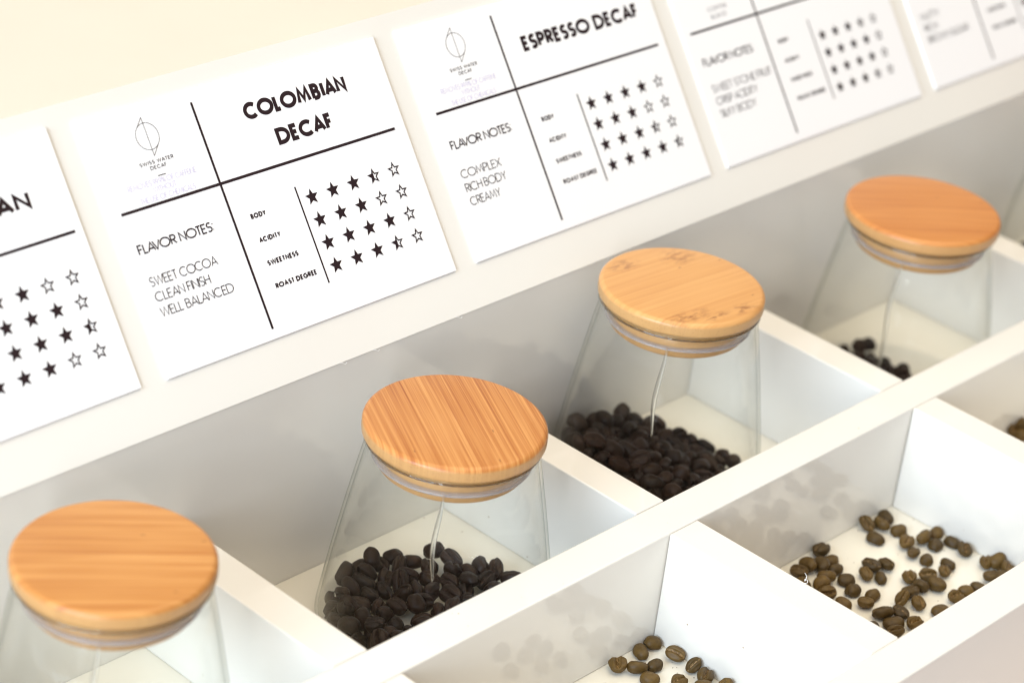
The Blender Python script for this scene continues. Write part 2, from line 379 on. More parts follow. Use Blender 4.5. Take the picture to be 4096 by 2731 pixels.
class Ink:
    """flat printed strokes, card-plane coordinates (u right, v up), lifted a hair above the paper"""
    def __init__(self): self.v = []; self.f = []; self.n = 0
    def poly(self, pts, lift=0.0):
        b = len(self.v); self.v += [(x, y, lift) for x, y in pts]; self.f.append(tuple(range(b, b+len(pts))))
    def stroke(self, pts, t):
        closed = len(pts) > 3 and abs(pts[0][0]-pts[-1][0])+abs(pts[0][1]-pts[-1][1]) < 1e-9
        if closed: pts = pts[:-1]
        n = len(pts); P = [Vector(q) for q in pts]; lift = 0.00004*(self.n % 5); self.n += 1
        Lf, Rt = [], []
        for i in range(n):
            d0 = (P[i]-P[i-1]).normalized() if (i > 0 or closed) else None
            d1 = (P[(i+1) % n]-P[i]).normalized() if (i < n-1 or closed) else None
            if d0 is None: d0 = d1
            if d1 is None: d1 = d0
            n0 = Vector((-d0.y, d0.x)); n1 = Vector((-d1.y, d1.x)); mm = n0+n1; lim = 0.55
            if mm.length < 1e-6: mm = n0.copy()
            mm.normalize(); k = 1/max(lim, mm.dot(n0))
            Lf.append(P[i]+mm*t/2*k); Rt.append(P[i]-mm*t/2*k)
        for i in range(n if closed else n-1):
            j = (i+1) % n
            self.poly([Rt[i], Rt[j], Lf[j], Lf[i]], lift)
    def text(self, s, u0, u1, base, cap, t, want=0.05):
        """fit the line between u0 and u1 by tracking; cap = cap height, t = stroke as a share of it"""
        tk = t*cap
        K = {'CA': -.10, 'LA': -.08, 'IA': -.04, 'AF': -.05, 'AV': -.30, 'VO': -.10, 'AN': -.05, 'CO': -.07, 'OC': -.07, 'LO': -.04, 'OL': -.03,
             'OM': -.02, 'MB': .04, 'BI': .05, 'OT': -.08, 'TE': -.03, 'DA': -.04, 'RO': -.03, 'WE': -.04, 'WA': -.12, 'AT': -.14, 'AC': -.06, 'AL': -.02, 'PA': -.1}
        kern = [K.get(s[i:i+2], 0)*cap for i in range(len(s)-1)]+[0]
        raw = [GL(c)[0]*cap for c in s]; n1 = len(s)-1
        fixed = sum(tk for w in raw if w < tk); free = sum(w for w in raw if w >= tk)
        xs = min(1.45, max(0.8, ((u1-u0)-sum(kern)-want*cap*n1-fixed)/free))
        inner = [w*xs if w >= tk else tk for w in raw]
        gap = ((u1-u0)-sum(inner)-sum(kern))/max(1, n1)
        x = u0
        for c, wd, kn in zip(s, inner, kern):
            for st in GL(c)[1]:
                self.stroke([(x+tk/2+px*(wd-tk), base+tk/2+py*(cap-tk)) for px, py in st], tk)
            x += wd+gap+kn
    def build(self, name, mat, parent):
        me = mesh_from(name, [(x, y, z) for x, y, z in self.v], self.f)
        o = link(name, me, mat, parent); return o

# ------------------------------------------------------------------ cards
CW, CH, CT_ = 0.9316, 0.6212, 0.007
CX, PC, OFF = -0.9095, 1.0069, 0.1081
def star_pts(cx, cy, R, rot=90):
    return [(cx+(R if i % 2 == 0 else R*0.44)*math.cos(math.radians(rot+36*i)), cy+(R if i % 2 == 0 else R*0.44)*math.sin(math.radians(rot+36*i))) for i in range(10)]
def sign_card(k, label, title, logo, notes, stars, skew=0.0, po=(0, 0), sg=(.6150, .467, .0737, .0937)):
    me = box_mesh('sign_card', 0, CW, 0, CH, 0, CT_, 0.0006, 1)
    o = link('sign_card', me, M_CARD)
    # card frame: local x along the row, local y up the slope, local z out of the board
    mx = Matrix(((1, 0, 0), (0, ST, -CT), (0, CT, ST))).to_4x4()
    s = OFF; x = CX+k*PC
    mx.translation = Vector((x, DB+s*ST-0.0006*CT, H2+s*CT+0.0006*ST))*U
    o.matrix_world = mx @ Matrix.Rotation(skew, 4, 'Z')
    tag(o, label, 'sign card', 'white flavour cards in a row on the sign board')
    W = CW; V = lambda v: v*CH
    def done(ink, name, mat=M_INK, kids=None):
        q = ink.build(name, mat, o); q.location = Vector((po[0]*W, po[1]*CH, CT_+0.0005))*U; return q
    def line(pts, t):
        i = Ink(); i.stroke(pts, t*W); return done(i, 'ruled_line')
    line([(.3505*W, V(.039)), (.3505*W, V(.948))], .0068)
    i = Ink(); i.n = 2; i.stroke([(.035*W, V(.622)), (.962*W, V(.622))], .0074*W); done(i, 'ruled_line')
    line([(.572*W, V(.1305)), (.572*W, V(.524))], .0046)
    i = Ink()
    for tx, u0, u1, b, cap in title: i.text(tx, u0*W, u1*W, V(b), cap*CH, .25, .05)
    done(i, 'title_lettering')
    if logo == 'drop':
        i = Ink(); R = .0345*W; cx, cy = .189*W, V(.872)
        i.stroke(ell(cx, cy, R, R, 0, 360, 48), .0014*W)
        top, bot = V(.9462), V(.7958)
        i.stroke([(cx, top), (cx, bot)], .0014*W)
        a = math.acos(R/(top-cy)); tx, ty = cx-R*math.sin(a), cy+R*math.cos(a); i.stroke([(cx, top), (tx, ty)], .0014*W)
        tx, ty = cx+R*math.sin(a), cy-R*math.cos(a); i.stroke([(cx, bot), (tx, ty)], .0014*W)
        done(i, 'emblem')
        i = Ink()
        i.text('SWISS WATER', .1365*W, .2425*W, V(.768), .0145*CH, .17, .22); i.text('DECAF', .164*W, .2150*W, V(.7468), .0145*CH, .17, .22)
        i.stroke([(.178*W, V(.7205)), (.203*W, V(.7205))], .0022*W)
        done(i, 'emblem_caption')
        i = Ink()
        i.text('REMOVES 99.9% OF CAFFEINE', .0786*W, .2940*W, V(.692), .0215*CH, .085, .06)
        i.text('WITHOUT', .151*W, .223*W, V(.6645), .0215*CH, .085, .06)
        i.text('THE USE OF CHEMICALS', .1020*W, .2760*W, V(.634), .0215*CH, .085, .06)
        done(i, 'fine_print', M_LILAC)
    else:
        i = Ink(); i.text('COFFEE', .1426*W, .2320*W, V(.695), .0175*CH, .13, .15); i.text('BLEND', .1489*W, .2204*W, V(.659), .0175*CH, .13, .15)
        done(i, 'emblem_caption')
    i = Ink(); i.text('FLAVOR NOTES:', .0445*W, .2845*W, V(.461),  .0385*CH, .15, .02); done(i, 'flavor_heading')
    i = Ink()
    for n, (tx, u1) in enumerate(notes): i.text(tx, .0455*W, u1*W, V(.3375-.0582*n), .0365*CH, .10, .03)
    done(i, 'flavor_notes')
    i = Ink()
    for tx, u1, b in (('BODY', .4550, .4572), ('ACIDITY', .4765, .3620), ('SWEETNESS', .5095, .2695), ('ROAST DEGREE', .5455, .1775)):
        i.text(tx, .4055*W, u1*W, V(b), .0205*CH, .265, .10)
    done(i, 'rating_labels')
    for r_, row in enumerate(stars):
        for c_, kind in enumerate(row):
            cx, cy = (sg[0]+sg[2]*c_)*W, V(sg[1]-sg[3]*r_); R = 0.0224*W*sg[2]/.0737
            i = Ink(); out = star_pts(cx, cy, R)
            if kind == 'f':
                for q in range(10): i.poly([(cx, cy), out[q], out[(q+1) % 10]])
            else:
                inn = star_pts(cx, cy, R*0.57)
                for q in range(10):
                    q2 = (q+1) % 10; i.poly([out[q], out[q2], inn[q2], inn[q]])
                if kind == 'h':
                    for q in range(0, 5): i.poly([(cx, cy), inn[q], inn[q+1]], 0.0)
            done(i, 'star')
    return o
ST_ = lambda *rows: rows
sign_card(-1, 'white flavour card cut off by the left edge, its title ending in AN', [('COLOMBIAN', .40, .8735, .747, .0665)], 'drop',
          [('MILK CHOCOLATE', .300), ('TOASTED NUT', .24), ('CARAMEL', .18)], ['fffee', 'ffffe', 'ffffh', 'fffee'], .004, (.0140, -.0095))
sign_card(0, 'white card reading COLOMBIAN DECAF on two lines, sharpest of the row', [('COLOMBIAN', .4975, .8520, .8215, .0675), ('DECAF', .5720, .7670, .6950, .0670)], 'drop',
          [('SWEET COCOA', .2600), ('CLEAN FINISH', .2200), ('WELL BALANCED', .2795)], ['fffhe', 'fffee', 'ffffe', 'fffhe'])
sign_card(1, 'white card reading ESPRESSO DECAF with COMPLEX, RICH BODY and CREAMY notes', [('ESPRESSO DECAF', .4312, .9275, .7620, .0670)], 'drop',
          [('COMPLEX', .2020), ('RICH BODY', .2050), ('CREAMY', .1640)], ['ffffe', 'fffee', 'fffhe', 'ffffh'], -.002, (.0035, .004))
sign_card(2, 'blurred white card with SWEET STONE FRUIT note, its title cut off above', [('HOUSE BLEND', .45, .90, .762, .0670)], 'blend',
          [('SWEET STONE FRUIT', .3300), ('CRISP ACIDITY', .2420), ('SILKY BODY', .2170)], ['fffhe', 'ffffe', 'ffffe', 'fffhe'], -.002, sg=(.6182, .433, .0670, .0865))
sign_card(3, 'very blurred pinkish white card in the top right corner', [('DARK ROAST', .45, .90, .762, .0670)], 'blend',
          [('NUTTY', .1480), ('RICH', .1180), ('BROWN SUGAR', .2760)], ['ffffe', 'fffee', 'ffffe', 'ffffh'], .002, sg=(.6182, .433, .0670, .0865))

# ------------------------------------------------------------------ jars
RB, RN = 0.2934, 0.209
def jar(loc, r, top, label, lidmat, ridge_ang=3.7, slen=0.45):
    """top = height of the lid's upper face above the tray rim"""
    j = empty('storage_jar', (loc[0], loc[1], -HZ)); tag(j, label, 'jar', 'glass jars with bamboo lids in the back compartments')
    H = HZ+top; th = 0.041; hn = H-th-0.004      # glass stops under the lid
    t = 0.0075; b0 = 0.0015
    rc = 0.03
    sl = (RB-RN)/(hn-0.02-rc)
    outer = [(0, b0), (RB-rc, b0)]+arc(RB-rc, b0+rc, rc, -PI/2, 0, 8)[1:]
    zt = hn-0.034
    outer += [(RB-(RB-RN)*(0.82*q+0.18*q*q), b0+rc+(zt-b0-rc)*q) for q in [i/10 for i in range(1, 11)]]
    outer += [(RN-0.001, zt+0.008), (RN+0.001, zt+0.016), (RN+0.0035, hn-0.012), (RN+0.003, hn-0.003), (RN, hn)]
    inner = [(max(0, a-t), z) for a, z in outer[::-1]]
    inner = [(a, z) for a, z in inner if z > b0+0.02]+[(RB-rc-t, b0+0.016), (0, b0+0.016)]
    link('glass_body', lathe('glass_body', outer+inner, 128), M_GLASS, j)
    rim = [(RN-0.005+0.0085*math.cos(a), hn-0.005+0.0048*math.sin(a)) for a in [2*PI*i/14 for i in range(14)]]
    link('glass_rim', lathe('glass_rim', rim, 128, closed=True), M_RIM, j)
    # added ridge of clear glass, shaped to imitate the vertical highlight below the neck
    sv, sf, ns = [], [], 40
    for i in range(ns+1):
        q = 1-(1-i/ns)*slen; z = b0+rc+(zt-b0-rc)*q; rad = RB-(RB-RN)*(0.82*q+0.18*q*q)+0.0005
        a = ridge_ang+0.022*math.sin(q*6.5)+0.010*math.sin(q*15)
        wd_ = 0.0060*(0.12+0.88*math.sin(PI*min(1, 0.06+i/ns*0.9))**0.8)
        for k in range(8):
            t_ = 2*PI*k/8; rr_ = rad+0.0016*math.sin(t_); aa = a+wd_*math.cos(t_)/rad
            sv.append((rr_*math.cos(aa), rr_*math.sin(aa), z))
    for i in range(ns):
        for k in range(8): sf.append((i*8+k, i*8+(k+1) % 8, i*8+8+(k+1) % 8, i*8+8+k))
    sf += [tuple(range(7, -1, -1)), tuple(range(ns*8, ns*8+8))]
    link('highlight_ridge', mesh_from('highlight_ridge', sv, sf, True), M_HIGHLIGHT, j)
    # lid
    rr = 0.014
    prof = [(0, 0), (r-0.010, 0)]+arc(r-0.010, 0.010, 0.010, -PI/2, 0, 5)[1:]+arc(r-rr, th-rr, rr, 0, PI/2, 8)+[(r*0.6, th+0.0004), (0, th+0.0006)]
    lid = link('lid', lathe('lid', prof, 128), lidmat, j, (0, 0, H-th))
    rp = 0.177
    pl = [(0, -0.080), (rp-0.006, -0.080), (rp, -0.075), (rp, -0.001), (0, -0.001)]
    link('plug', lathe('plug', pl, 96), M_PLUG, lid)
    for zc in (-0.051,):
        ring = [(rp+0.006+0.011*math.cos(a), zc+0.0048*math.sin(a)) for a in [2*PI*i/12 for i in range(12)]]
        link('seal_ring', lathe('seal_ring', ring, 96, closed=True), M_SEAL, lid)
    return j
B_ = (0.70, 0.335, 0.105); D_ = (0.50, 0.185, 0.045); L_ = (0.80, 0.46, 0.18)
LID1 = bamboo('bamboo_soft_grain', math.radians(-37.6), (0.501, 0.209, 0.050), (0.355, 0.110, 0.021), (0.673, 0.343, 0.111), fine=0.8, contrast=1.25)
LID2 = bamboo('bamboo_striped', math.radians(-118.7), (0.482, 0.185, 0.045), (0.308, 0.080, 0.015), (0.706, 0.356, 0.118), fine=1.7, contrast=1.45)
LID3 = bamboo('bamboo_knotted', math.radians(-5.1), (0.606, 0.305, 0.102), (0.475, 0.193, 0.054), (0.726, 0.412, 0.162), fine=1.3, contrast=0.9,
              knots=[(-0.30, 0.72, 0.30, 0.16), (0.45, 0.55, 0.30, 0.24), (-0.52, -0.62, 0.45, 0.16), (-0.2, -0.78, 0.3, 0.1), (0.22, -0.80, 0.28, 0.14)])
LID4 = bamboo('bamboo_plain_grain', math.radians(-38.5), (0.509, 0.196, 0.049), (0.402, 0.125, 0.028), (0.672, 0.302, 0.089), fine=1.1, contrast=1.1)
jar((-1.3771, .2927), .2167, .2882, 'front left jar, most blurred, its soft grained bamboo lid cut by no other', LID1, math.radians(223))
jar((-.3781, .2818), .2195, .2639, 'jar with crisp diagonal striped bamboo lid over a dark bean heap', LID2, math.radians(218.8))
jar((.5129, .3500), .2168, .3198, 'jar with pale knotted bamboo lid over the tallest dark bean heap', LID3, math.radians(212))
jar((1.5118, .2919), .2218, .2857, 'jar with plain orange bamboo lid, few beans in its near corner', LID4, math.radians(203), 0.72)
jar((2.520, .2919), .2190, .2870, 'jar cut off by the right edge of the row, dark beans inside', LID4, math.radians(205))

# ------------------------------------------------------------------ beans
def bean_mesh(name, seed, open_=0.5):
    rnd = random.Random(seed)
    A, B, HD, HF = .0262, .0208, .0215, .0085
    A *= rnd.uniform(.94, 1.08); B *= rnd.uniform(.93, 1.06)
    NU, NV = 26, 30
    ph1, ph2, ph3 = [rnd.uniform(0, 6.28) for _ in range(3)]
    bend = rnd.uniform(-.12, .12); wob = rnd.uniform(.04, .10)
    vs, fs, cr = [], [], []
    def pt(th, ph):
        cx = math.cos(th); s = math.sin(th)
        cx = math.copysign(abs(cx)**0.92, cx)
        y = s*math.cos(ph); z = s*math.sin(ph)
        X = A*cx; Y = B*y*(1-0.10*cx*bend*4); c = 0.0
        if z >= 0:
            zz = HF*math.sqrt(z) if z > 0 else 0
            yc = 0.16*math.sin(cx*2.6+ph1)*0.5
            g = math.exp(-((y-yc)/(0.15+0.10*open_))**2)
            lip = math.exp(-((abs(y-yc)-0.36)/0.22)**2)
            zz += (-0.0165*g*(0.7+0.3*open_)+0.0055*lip)*(1-abs(cx)**3)
            c = max(0, g-0.25)*(1-abs(cx)**4)
        else:
            zz = -HD*abs(z)**0.95*(1+0.06*math.sin(3*cx+ph2))
        Y += B*bend*(1-cx*cx)
        f = 1+wob*0.5*math.sin(2.3*cx*2+ph1)*math.sin(2*ph+ph2)+wob*0.35*math.sin(5*cx+ph3)*math.cos(3*ph+ph1)
        zz -= 0.0016*abs(cx)**2
        return (X*f, Y*f, zz*f+0.005), c
    p, c = pt(0, 0); vs.append(p); cr.append(0)
    for i in range(1, NU):
        for k in range(NV):
            p, c = pt(PI*i/NU, 2*PI*k/NV); vs.append(p); cr.append(c)
    p, c = pt(PI, 0); vs.append(p); cr.append(0)
    last = len(vs)-1
    for k in range(NV):
        fs.append((0, 1+k, 1+(k+1) % NV)); fs.append((last, last-NV+(k+1) % NV, last-NV+k))
    for i in range(NU-2):
        for k in range(NV):
            a = 1+i*NV; k2 = (k+1) % NV
            fs.append((a+k, a+NV+k, a+NV+k2, a+k2))
    me = mesh_from(name, vs, fs, True)
    bm = bmesh.new(); bm.from_mesh(me); bmesh.ops.recalc_face_normals(bm, faces=bm.faces[:]); bm.to_mesh(me); bm.free()
    at = me.attributes.new('crease', 'FLOAT', 'POINT')
    for i, c in enumerate(cr): at.data[i].value = min(1, c*1.3)
    return me
def variants(mat, tag_, n):
    out = []
    for s in range(n):
        me = bean_mesh('coffee_bean', 100+s*7+len(tag_), s/(n-1)); me.materials.append(mat); out.append(me)
    return out
BROWN = variants(M_BROWN, 'brown', 8); DARK = variants(M_DARK, 'dark', 8)
brnd = random.Random(11)
def bean(pose, pool, label, group, dx=0.0):
    o = bpy.data.objects.new('coffee_bean', pool[brnd.randrange(len(pool))]); col.objects.link(o)
    o.location = Vector((pose[0]+dx, pose[1], pose[2]))*U
    o.rotation_mode = 'QUATERNION'; o.rotation_quaternion = Quaternion(pose[3:7]); o.scale = tuple(pose[7]*brnd.uniform(a, b) for a, b in ((.90, 1.10), (.90, 1.08), (.88, 1.06)))
    tag(o, label, 'coffee bean', group); return o
def pile(poses, pool, name, label, dx=0.0):
    """beans buried under the heap's top layer: one mass nobody could count"""
    vs, fs, cr = [], [], []; me0 = pool[0]
    base = [v.co.copy() for v in me0.vertices]; polys = [tuple(p.vertices) for p in me0.polygons]
    for q in poses:
        mt = Matrix.Translation(Vector((q[0]+dx, q[1], q[2]))*U) @ Quaternion(q[3:7]).to_matrix().to_4x4() @ Matrix.Scale(q[7], 4)
        b = len(vs); vs += [tuple(mt @ v) for v in base]; fs += [tuple(b+i for i in p) for p in polys]
    me = bpy.data.meshes.new(name); me.from_pydata(vs, [], fs); me.update()
    for p in me.polygons: p.use_smooth = True
    o = link(name, me, pool[0].materials[0]); tag(o, label, 'coffee beans', kind='stuff'); return o

# loose brown beans: (x, y, z, quaternion, size), label
LOOSE = [
((0.977, -0.4613, -0.2833, 0.3, 0.1, 0.9, 0.2, 1.0), 'brown bean leaning on the right divider, upper of the three cut by the front rail'),
((0.9671, -0.4984, -0.2833, 0.9, 0.25, 0.1, 0.2, 1.0), 'brown bean against the right divider at the front rail'),
((0.9279, -0.5133, -0.2873, 0.05, 0.8, 0.6, 0.1, 1.0), 'brown bean half hidden at the right end of the front rail'),
((0.8977,-0.1997,-0.2983,0.043,0.975,-0.218,0.007,1.04), 'smooth bean furthest right of the four below the back corner'),
((0.9176,-0.2682,-0.2928,0.078,0,-0.504,-0.86,1.07), 'creased left end bean of the four strung along the right divider'),
((0.8641,-0.25,-0.2951,0.979,0.093,0.056,0.171,1.07), 'upper left bean of a tight trio, back part of the scatter, crease showing'),
((0.8383,-0.2929,-0.2975,0.991,-0.104,0.031,0.081,0.92), 'middle bean of a tight trio, back part of the scatter, crease showing'),
((0.9225,-0.3055,-0.2989,0.042,-0.995,-0.093,-0.012,1), 'smooth second bean of the four strung along the right divider'),
((0.9722,-0.3239,-0.2997,0.019,0.73,-0.682,-0.039,0.94), 'smooth bean touching the right divider, third of the four strung along it'),
((0.9637,-0.3697,-0.2956,0.392,-0.003,0.109,-0.914,1.04), 'creased right end bean of the four strung along the right divider'),
((0.8743,-0.378,-0.2999,0.02,-0.755,-0.654,0.039,0.92), 'smooth backed bean lying behind a creased one, right of the scatter centre'),
((0.834,-0.394,-0.2978,0.4,-0.004,0.109,-0.91,0.9), 'creased bean in front of a smooth backed one, right of the scatter centre'),
((0.9595,-0.4398,-0.2972,0.328,-0.004,-0.109,-0.938,0.94), 'brown bean with an open crease lying against the foot of the right divider'),
((0.9738,-0.2683,-0.2991,0.037,0.996,0.059,0.057,0.95), 'smooth backed brown bean at the foot of the right divider, furthest back of its side'),
((0.9794,-0.6548,-0.2952,0.695,-0.244,-0.174,0.654,1.02), 'brown bean on the compartment floor, seen only as a grey reflection on the back wall'),
((0.9156,-0.4897,-0.2958,0.198,0.059,0.091,0.974,1.02), 'creased brown bean nearest the right divider just above the front rail'),
((0.8076,-0.4825,-0.2995,0.005,0.467,0.883,0.043,0.95), 'left smooth bean of the three touching along the front rail'),
((0.8503,-0.4932,-0.2995,0.051,0.832,-0.55,-0.054,0.93), 'rightmost smooth bean of the three touching along the front rail'),
((0.7576,-0.4817,-0.2961,0.994,0.102,0.039,-0.011,1.01), 'creased bean lowest of the three touching along the front rail'),
((0.6792,-0.4923,-0.2994,0.042,-0.989,0.14,0.01,0.96), 'smooth brown bean half hidden by the front rail, leftmost of the row along it'),
((0.7807,-0.3785,-0.2952,0.391,-0.159,-0.254,0.87,1.03), 'creased top bean of the seven bean clump right of the middle'),
((0.7346,-0.3534,-0.2973,0.419,0.007,-0.108,-0.901,0.93), 'creased top left bean of the seven bean clump right of the middle'),
((0.7616,-0.4211,-0.295,0.584,0.092,0.058,0.804,1.07), 'creased rightmost bean of the seven bean clump right of the middle'),
((0.7221,-0.399,-0.2917,0.373,0.707,-0.51,-0.318,1), 'smooth backed bean at the centre of the clump right of the middle'),
((0.6777,-0.3974,-0.2954,0.991,-0.098,0.047,-0.074,1.05), 'partly covered bean in the lower left of the clump right of the middle'),
((0.654,-0.4402,-0.296,0.836,0.107,0.021,0.538,1.01), 'creased lowest bean of the seven bean clump right of the middle'),
((0.584,-0.4353,-0.2971,0.703,-0.043,-0.1,0.703,0.94), 'creased bean at the back of the group of five in the near corner'),
((0.5732,-0.488,-0.2963,0.051,0.034,-0.103,0.993,0.99), 'creased rightmost bean of the group of five in the near corner'),
((0.5027,-0.4782,-0.2965,0.965,0.089,-0.063,-0.238,0.98), 'creased bean lowest of the group of five, tucked in the near corner'),
((0.4737,-0.4305,-0.2993,0.028,0.308,-0.95,-0.034,0.97), 'bean almost wholly hidden behind the left divider, close to the near corner'),
((0.5419,-0.4102,-0.2942,0.265,0.021,0.302,0.915,1.08), 'creased leftmost bean of the group of five in the near corner'),
((0.5438,-0.354,-0.2967,0.85,-0.107,0.019,-0.515,0.97), 'brown bean in the crowded pile against the left divider of the scatter'),
((0.5684,-0.2954,-0.2985,0.04,-0.999,-0.023,0.017,1.03), 'brown bean in the crowded pile against the left divider of the scatter'),
((0.4989,-0.3168,-0.2995,0.015,0.665,0.745,0.041,0.96), 'brown bean in the crowded pile against the left divider of the scatter'),
((0.497,-0.2643,-0.2939,0.857,0.475,-0.061,-0.192,1.03), 'brown bean in the crowded pile against the left divider of the scatter'),
((0.5907,-0.2565,-0.2985,0.004,-0.279,-0.959,-0.043,1.03), 'brown bean in the crowded pile against the left divider of the scatter'),
((0.5514,-0.2212,-0.2933,0.346,0.148,0.455,0.807,1.07), 'brown bean in the crowded pile against the left divider of the scatter'),
((0.6512,-0.273,-0.2968,0.545,-0.022,0.106,-0.831,0.96), 'creased leftmost bean of the quartet in the middle of the scatter'),
((0.6752,-0.3058,-0.2998,0.044,-0.905,-0.424,0.003,0.93), 'smooth lowest bean of the quartet in the middle of the scatter'),
((0.6956,-0.2586,-0.2955,0.668,-0.097,-0.048,0.736,1.04), 'creased topmost bean of the quartet in the middle of the scatter'),
((0.5855,-0.175,-0.2904,0.148,-0.51,0.745,-0.403,1.08), 'brown bean in the crowded pile against the left divider of the scatter'),
((0.925,-0.1377,-0.298,0.034,0.506,-0.861,-0.027,1.06), 'smooth bean highest of the four below the back corner, nearest the back wall'),
((0.7323,-0.2798,-0.2967,0.665,-0.097,0.049,-0.739,0.97), 'creased rightmost bean of the quartet in the middle of the scatter'),
((0.844,-0.3298,-0.2999,0.043,-0.976,-0.215,-0.007,0.93), 'smooth backed lower right bean of a tight trio in the back part of the scatter'),
((0.6298,-0.1746,-0.2998,0.012,0.124,0.991,0.039,0.93), 'brown bean in the crowded pile against the left divider of the scatter'),
((0.8175,-0.1835,-0.2985,0.04,-0.704,-0.708,0.018,1.02), 'lone smooth brown bean in the open floor left of centre of the scatter'),
((0.8805,-0.1545,-0.2959,0.737,0.204,0.22,0.605,0.98), 'creased bean in the middle of the four below the back corner'),
((0.8462,-0.1308,-0.2936,0.572,0.335,-0.095,-0.743,1.05), 'creased bean furthest left of the four below the back corner'),
((0.6436,-0.133,-0.2951,0.994,-0.101,0.04,0.001,1.07), 'brown bean in the crowded pile against the left divider of the scatter'),
((0.5169,-0.1583,-0.2964,0.818,0.061,-0.09,-0.565,0.99), 'brown bean in the crowded pile against the left divider of the scatter'),
((0.5146,-0.2331,-0.2909,0.254,-0.9,0.155,-0.318,0.99), 'brown bean in the crowded pile against the left divider of the scatter'),
((0.633,-0.4037,-0.2914,0.877,0.196,-0.436,0.052,0.96), 'creased bean at the lower left end of the clump right of the middle'),
((0.3622,-0.1751,-0.2966,0.335,0.06,0.128,-0.932,0.96), 'brown bean on the compartment floor, seen only as a grey reflection on the back wall'),
((0.5551,-0.1546,-0.29,0.456,0.596,0.603,0.27,1.05), 'brown bean in the crowded pile against the left divider of the scatter'),
((0.4834,-0.1979,-0.2985,0.007,0.502,-0.864,-0.043,1.03), 'brown bean in the crowded pile against the left divider of the scatter'),
((0.4442,-0.3039,-0.297,0.083,0.099,-0.092,-0.987,0.93), 'brown bean on the compartment floor, seen only as a grey reflection on the back wall'),
((0.4494,-0.3865,-0.2949,0.867,0.28,-0.104,-0.4,1.04), 'bean showing a sliver above the left divider near the near corner'),
((0.3837,-0.2794,-0.2994,0.019,-0.161,0.986,0.03,0.95), 'brown bean on the compartment floor, seen only as a grey reflection on the back wall'),
((0.6079,-0.2081,-0.2981,0.137,-0.977,0.156,-0.041,0.96), 'brown bean in the crowded pile against the left divider of the scatter'),
((0.5338,-0.4503,-0.2979,0.043,0.966,-0.254,0.005,1.07), 'smooth backed bean at the centre of the group of five in the near corner'),
((0.489,-0.5471,-0.297,0.02,-0.037,-0.137,-0.99,0.93), 'brown bean on the compartment floor, seen only as a grey reflection on the back wall'),
((0.5924,-0.3413,-0.2993,0.015,-0.031,-0.999,-0.041,0.97), 'brown bean in the crowded pile against the left divider of the scatter'),
((-0.168,-0.1357,-0.2949,0.894,-0.091,-0.044,0.437,1.08), 'creased bean furthest left of the corner cluster, standing a little apart'),
((-0.1381,-0.1741,-0.2947,0.302,0.205,0.433,0.824,0.99), 'creased second bean from the left in the corner cluster'),
((-0.0733,-0.1311,-0.2984,0.014,0.47,-0.882,-0.039,1.03), 'smooth backed bean at the upper left of the corner cluster'),
((-0.0894,-0.1892,-0.2988,0.017,-0.025,0.999,-0.04,1), 'smooth bean in the middle front of the corner cluster'),
((-0.1391,-0.2169,-0.2987,0.028,-0.876,0.48,-0.033,1.01), 'smooth lowest bean of the corner cluster near the bottom edge'),
((-0.4452,-0.6538,-0.2982,0.044,0.035,-0.998,0.042,1.03), 'brown bean on the compartment floor, seen only as a grey reflection on the back wall'),
((-0.0252,-0.1276,-0.2963,0.005,0.969,-0.198,-0.147,1.01), 'topmost bean of the corner cluster, tight in the angle of two white walls'),
((-0.0198,-0.2531,-0.2933,0.071,-0.388,-0.143,0.908,0.93), 'largest creased bean on the right of the corner cluster, leaning on the white divider'),
((-0.0324,-0.2993,-0.295,0.21,-0.06,0.09,-0.972,1.08), 'creased bean against the white divider, below the largest creased one'),
((-0.0949,-0.2718,-0.2974,0.993,0.099,0.049,-0.035,0.92), 'creased brown bean of the corner cluster cut by the bottom edge of the photo'),
((-0.0245,-0.3563,-0.2946,0.94,-0.275,-0.197,0.042,1), 'brown bean on the right end of the corner cluster, mostly below the frame'),
((-0.0275,-0.5293,-0.2986,0.01,0.439,-0.898,-0.04,1.02), 'brown bean on the compartment floor, seen only as a grey reflection on the back wall'),
((-0.0205,-0.1951,-0.295,0.756,0.206,-0.114,-0.61,1.03), 'creased brown bean in the middle of the corner cluster'),
((-0.0701,-0.3269,-0.2902,0.215,-0.451,-0.75,0.433,1.07), 'smooth bean at the bottom edge against the white divider'),
((-0.871,-0.1303,-0.2972,0.076,-0.915,0.389,0.077,1.02), 'brown bean on the compartment floor, seen only as a grey reflection on the back wall'),
((-0.2566,-0.2307,-0.2956,0.949,-0.299,-0.011,-0.094,1), 'brown bean on the compartment floor, seen only as a grey reflection on the back wall'),
((-0.312,-0.1888,-0.2963,0.366,0.022,0.1,0.925,0.99), 'brown bean on the compartment floor, seen only as a grey reflection on the back wall'),
((-0.2534,-0.1816,-0.2993,0.004,-0.438,-0.898,0.043,0.96), 'brown bean barely peeping in at the bottom edge left of the corner cluster'),
((-0.3102,-0.2444,-0.2988,0.025,-0.237,-0.971,0.036,1), 'brown bean on the compartment floor, seen only as a grey reflection on the back wall'),
((-0.3788,-0.2231,-0.2998,0.035,0.522,0.852,0.026,0.93), 'brown bean on the compartment floor, seen only as a grey reflection on the back wall'),
((-0.2585,-0.2666,-0.2966,0.099,0.016,-0.3,0.949,0.94), 'brown bean on the compartment floor, seen only as a grey reflection on the back wall'),
((-0.3444,-0.2907,-0.2982,0.037,-0.978,0.206,-0.024,1.05), 'brown bean on the compartment floor, seen only as a grey reflection on the back wall'),
((-0.1005,-0.3458,-0.2969,0.795,-0.105,0.029,-0.597,0.96), 'brown bean on the compartment floor, seen only as a grey reflection on the back wall'),
]
